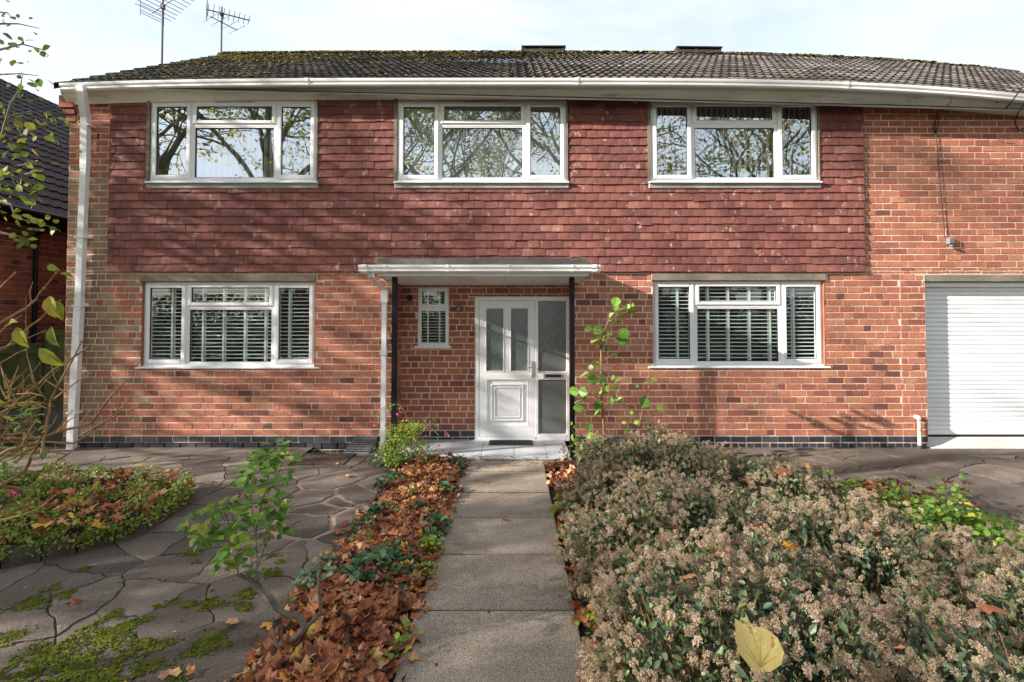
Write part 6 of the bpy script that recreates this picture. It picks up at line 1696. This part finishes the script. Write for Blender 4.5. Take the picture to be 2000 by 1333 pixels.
# --- green clump with maroon heads at the right
t = thing('stonecrop_plant', 'bright green leafy plant with flat maroon seed heads at the right back of the bed', 'plant', (3.75,4.35,0))
HD=[(1740,938,4.8),(1752,941,4.8),(1770,946,4.7),(1790,965,4.5),(1822,955,4.6),(1815,965,4.5),(1850,940,4.7),(1880,957,4.5),(1890,944,4.6),(1780,932,4.9),(1835,985,4.2),(1906,985,4.3),(1795,980,4.3),(1845,972,4.4)]
g=G(); gh=G(); gl=G(); rr=np.random.default_rng(29)
for px,py,Y in HD:
    p_=at(px,py,Y); b_=np.array([3.75+(p_[0]-3.75)*.35,4.3+(Y-4.3)*.4,0.03]); m_=(p_+b_)/2+rr.normal(0,.02,3)
    g.line([b_,m_,p_],.005,.003,5,.5,caps=False)
    n_=26; a=rr.random(n_)*6.283; q_=np.sqrt(rr.random(n_))*.045; P=np.stack([p_[0]+q_*np.cos(a),p_[1]+q_*np.sin(a),p_[2]+rr.normal(0,.005,n_)],1); gh=G(); blobs(gh,P,np.full((n_,3),.010),rr.random(n_)); part('seed_head',gh,M['maroon'],t)
    C=np.array([b_+(p_-b_)*f for f in (.3,.5,.7,.85)]); leaves_at(gl,C,5,.05,rr,.03,OV[0],OV_T,(.6,.25),.1)
part('stems',g,M['twig'],t)
n_=130; C=np.stack([rr.normal(3.5,.30,n_),rr.normal(4.25,.3,n_),rr.uniform(.05,.3,n_)],1); leaves_at(gl,C,9,.052,rr,.06,RD,OV_T,(.5,.28),.1)
part('leaves',gl,M['leafg'],t)
g=G(); n_=2600; X_=np.concatenate([rr.normal(4.0,.16,n_//2),rr.normal(4.05,.10,n_//4),rr.normal(3.3,.15,n_//4)]); Y_=np.concatenate([rr.normal(4.25,.10,n_//2),rr.normal(3.85,.12,n_//4),rr.normal(3.75,.15,n_//4)])
h=rr.uniform(.07,.19,len(X_)); dx=rr.normal(0,.05,len(X_)); dy=rr.normal(0,.05,len(X_)); w_=.003
v=np.stack([np.stack([X_-w_,Y_,np.zeros_like(h)+.01],1),np.stack([X_+w_,Y_,np.zeros_like(h)+.01],1),np.stack([X_+dx*.4+w_*.8,Y_+dy*.4,h*.6],1),np.stack([X_+dx*.4-w_*.8,Y_+dy*.4,h*.6],1),np.stack([X_+dx,Y_+dy,h],1)],1).reshape(-1,3)
b_=np.arange(len(X_))*5; rn=rr.random(len(X_)); g.quads(v,np.stack([b_,b_+1,b_+2,b_+3],1),rn); g.tris(v,np.stack([b_+3,b_+2,b_+4],1),rn)
solo('grass', g, M['grass'], 'bright green grass tufts at the right edge of the bed', 'grass', (4,4,0), kind='stuff')
g=G(); C=np.stack([rr.uniform(3.0,4.15,90),rr.uniform(3.0,3.9,90),rr.uniform(.04,.16,90)],1); leaves_at(g,C,6,.06,rr,.05,RD,OV_T,(.35,.25),.1)
solo('ground_cover', g, M['leafg'], 'low green leafy weeds between the grass and the shrubs at the right edge', 'weeds', (3.6,3.5,0), kind='stuff')
g=G(); 
for px,py,Y in ((1848,1000,4.1),(1852,1010,4.05),(1875,1010,4.0),(1838,1020,4.1)):
    p_=at(px,py,Y); g.line([(p_[0]+rr.normal(0,.05),Y,.03),p_+rr.normal(0,.01,3)],.004,.002,5,.6)
C=np.array([at(px,py,4.05) for px,py in ((1875,1000),(1880,995),(1872,1008),(1850,975),(1868,960),(1888,930),(1870,955))]); g2=G(); leaves_at(g2,C,4,.045,rr,.03,RD,OV_T,(.3,.2),0)
t=thing('weed_stalks','pale upright weed stalks with small leaves beside the maroon headed plant','plant',(3.8,4.05,0)); part('stems',g,M['twig'],t); part('leaves',g2,M['leafg'],t)
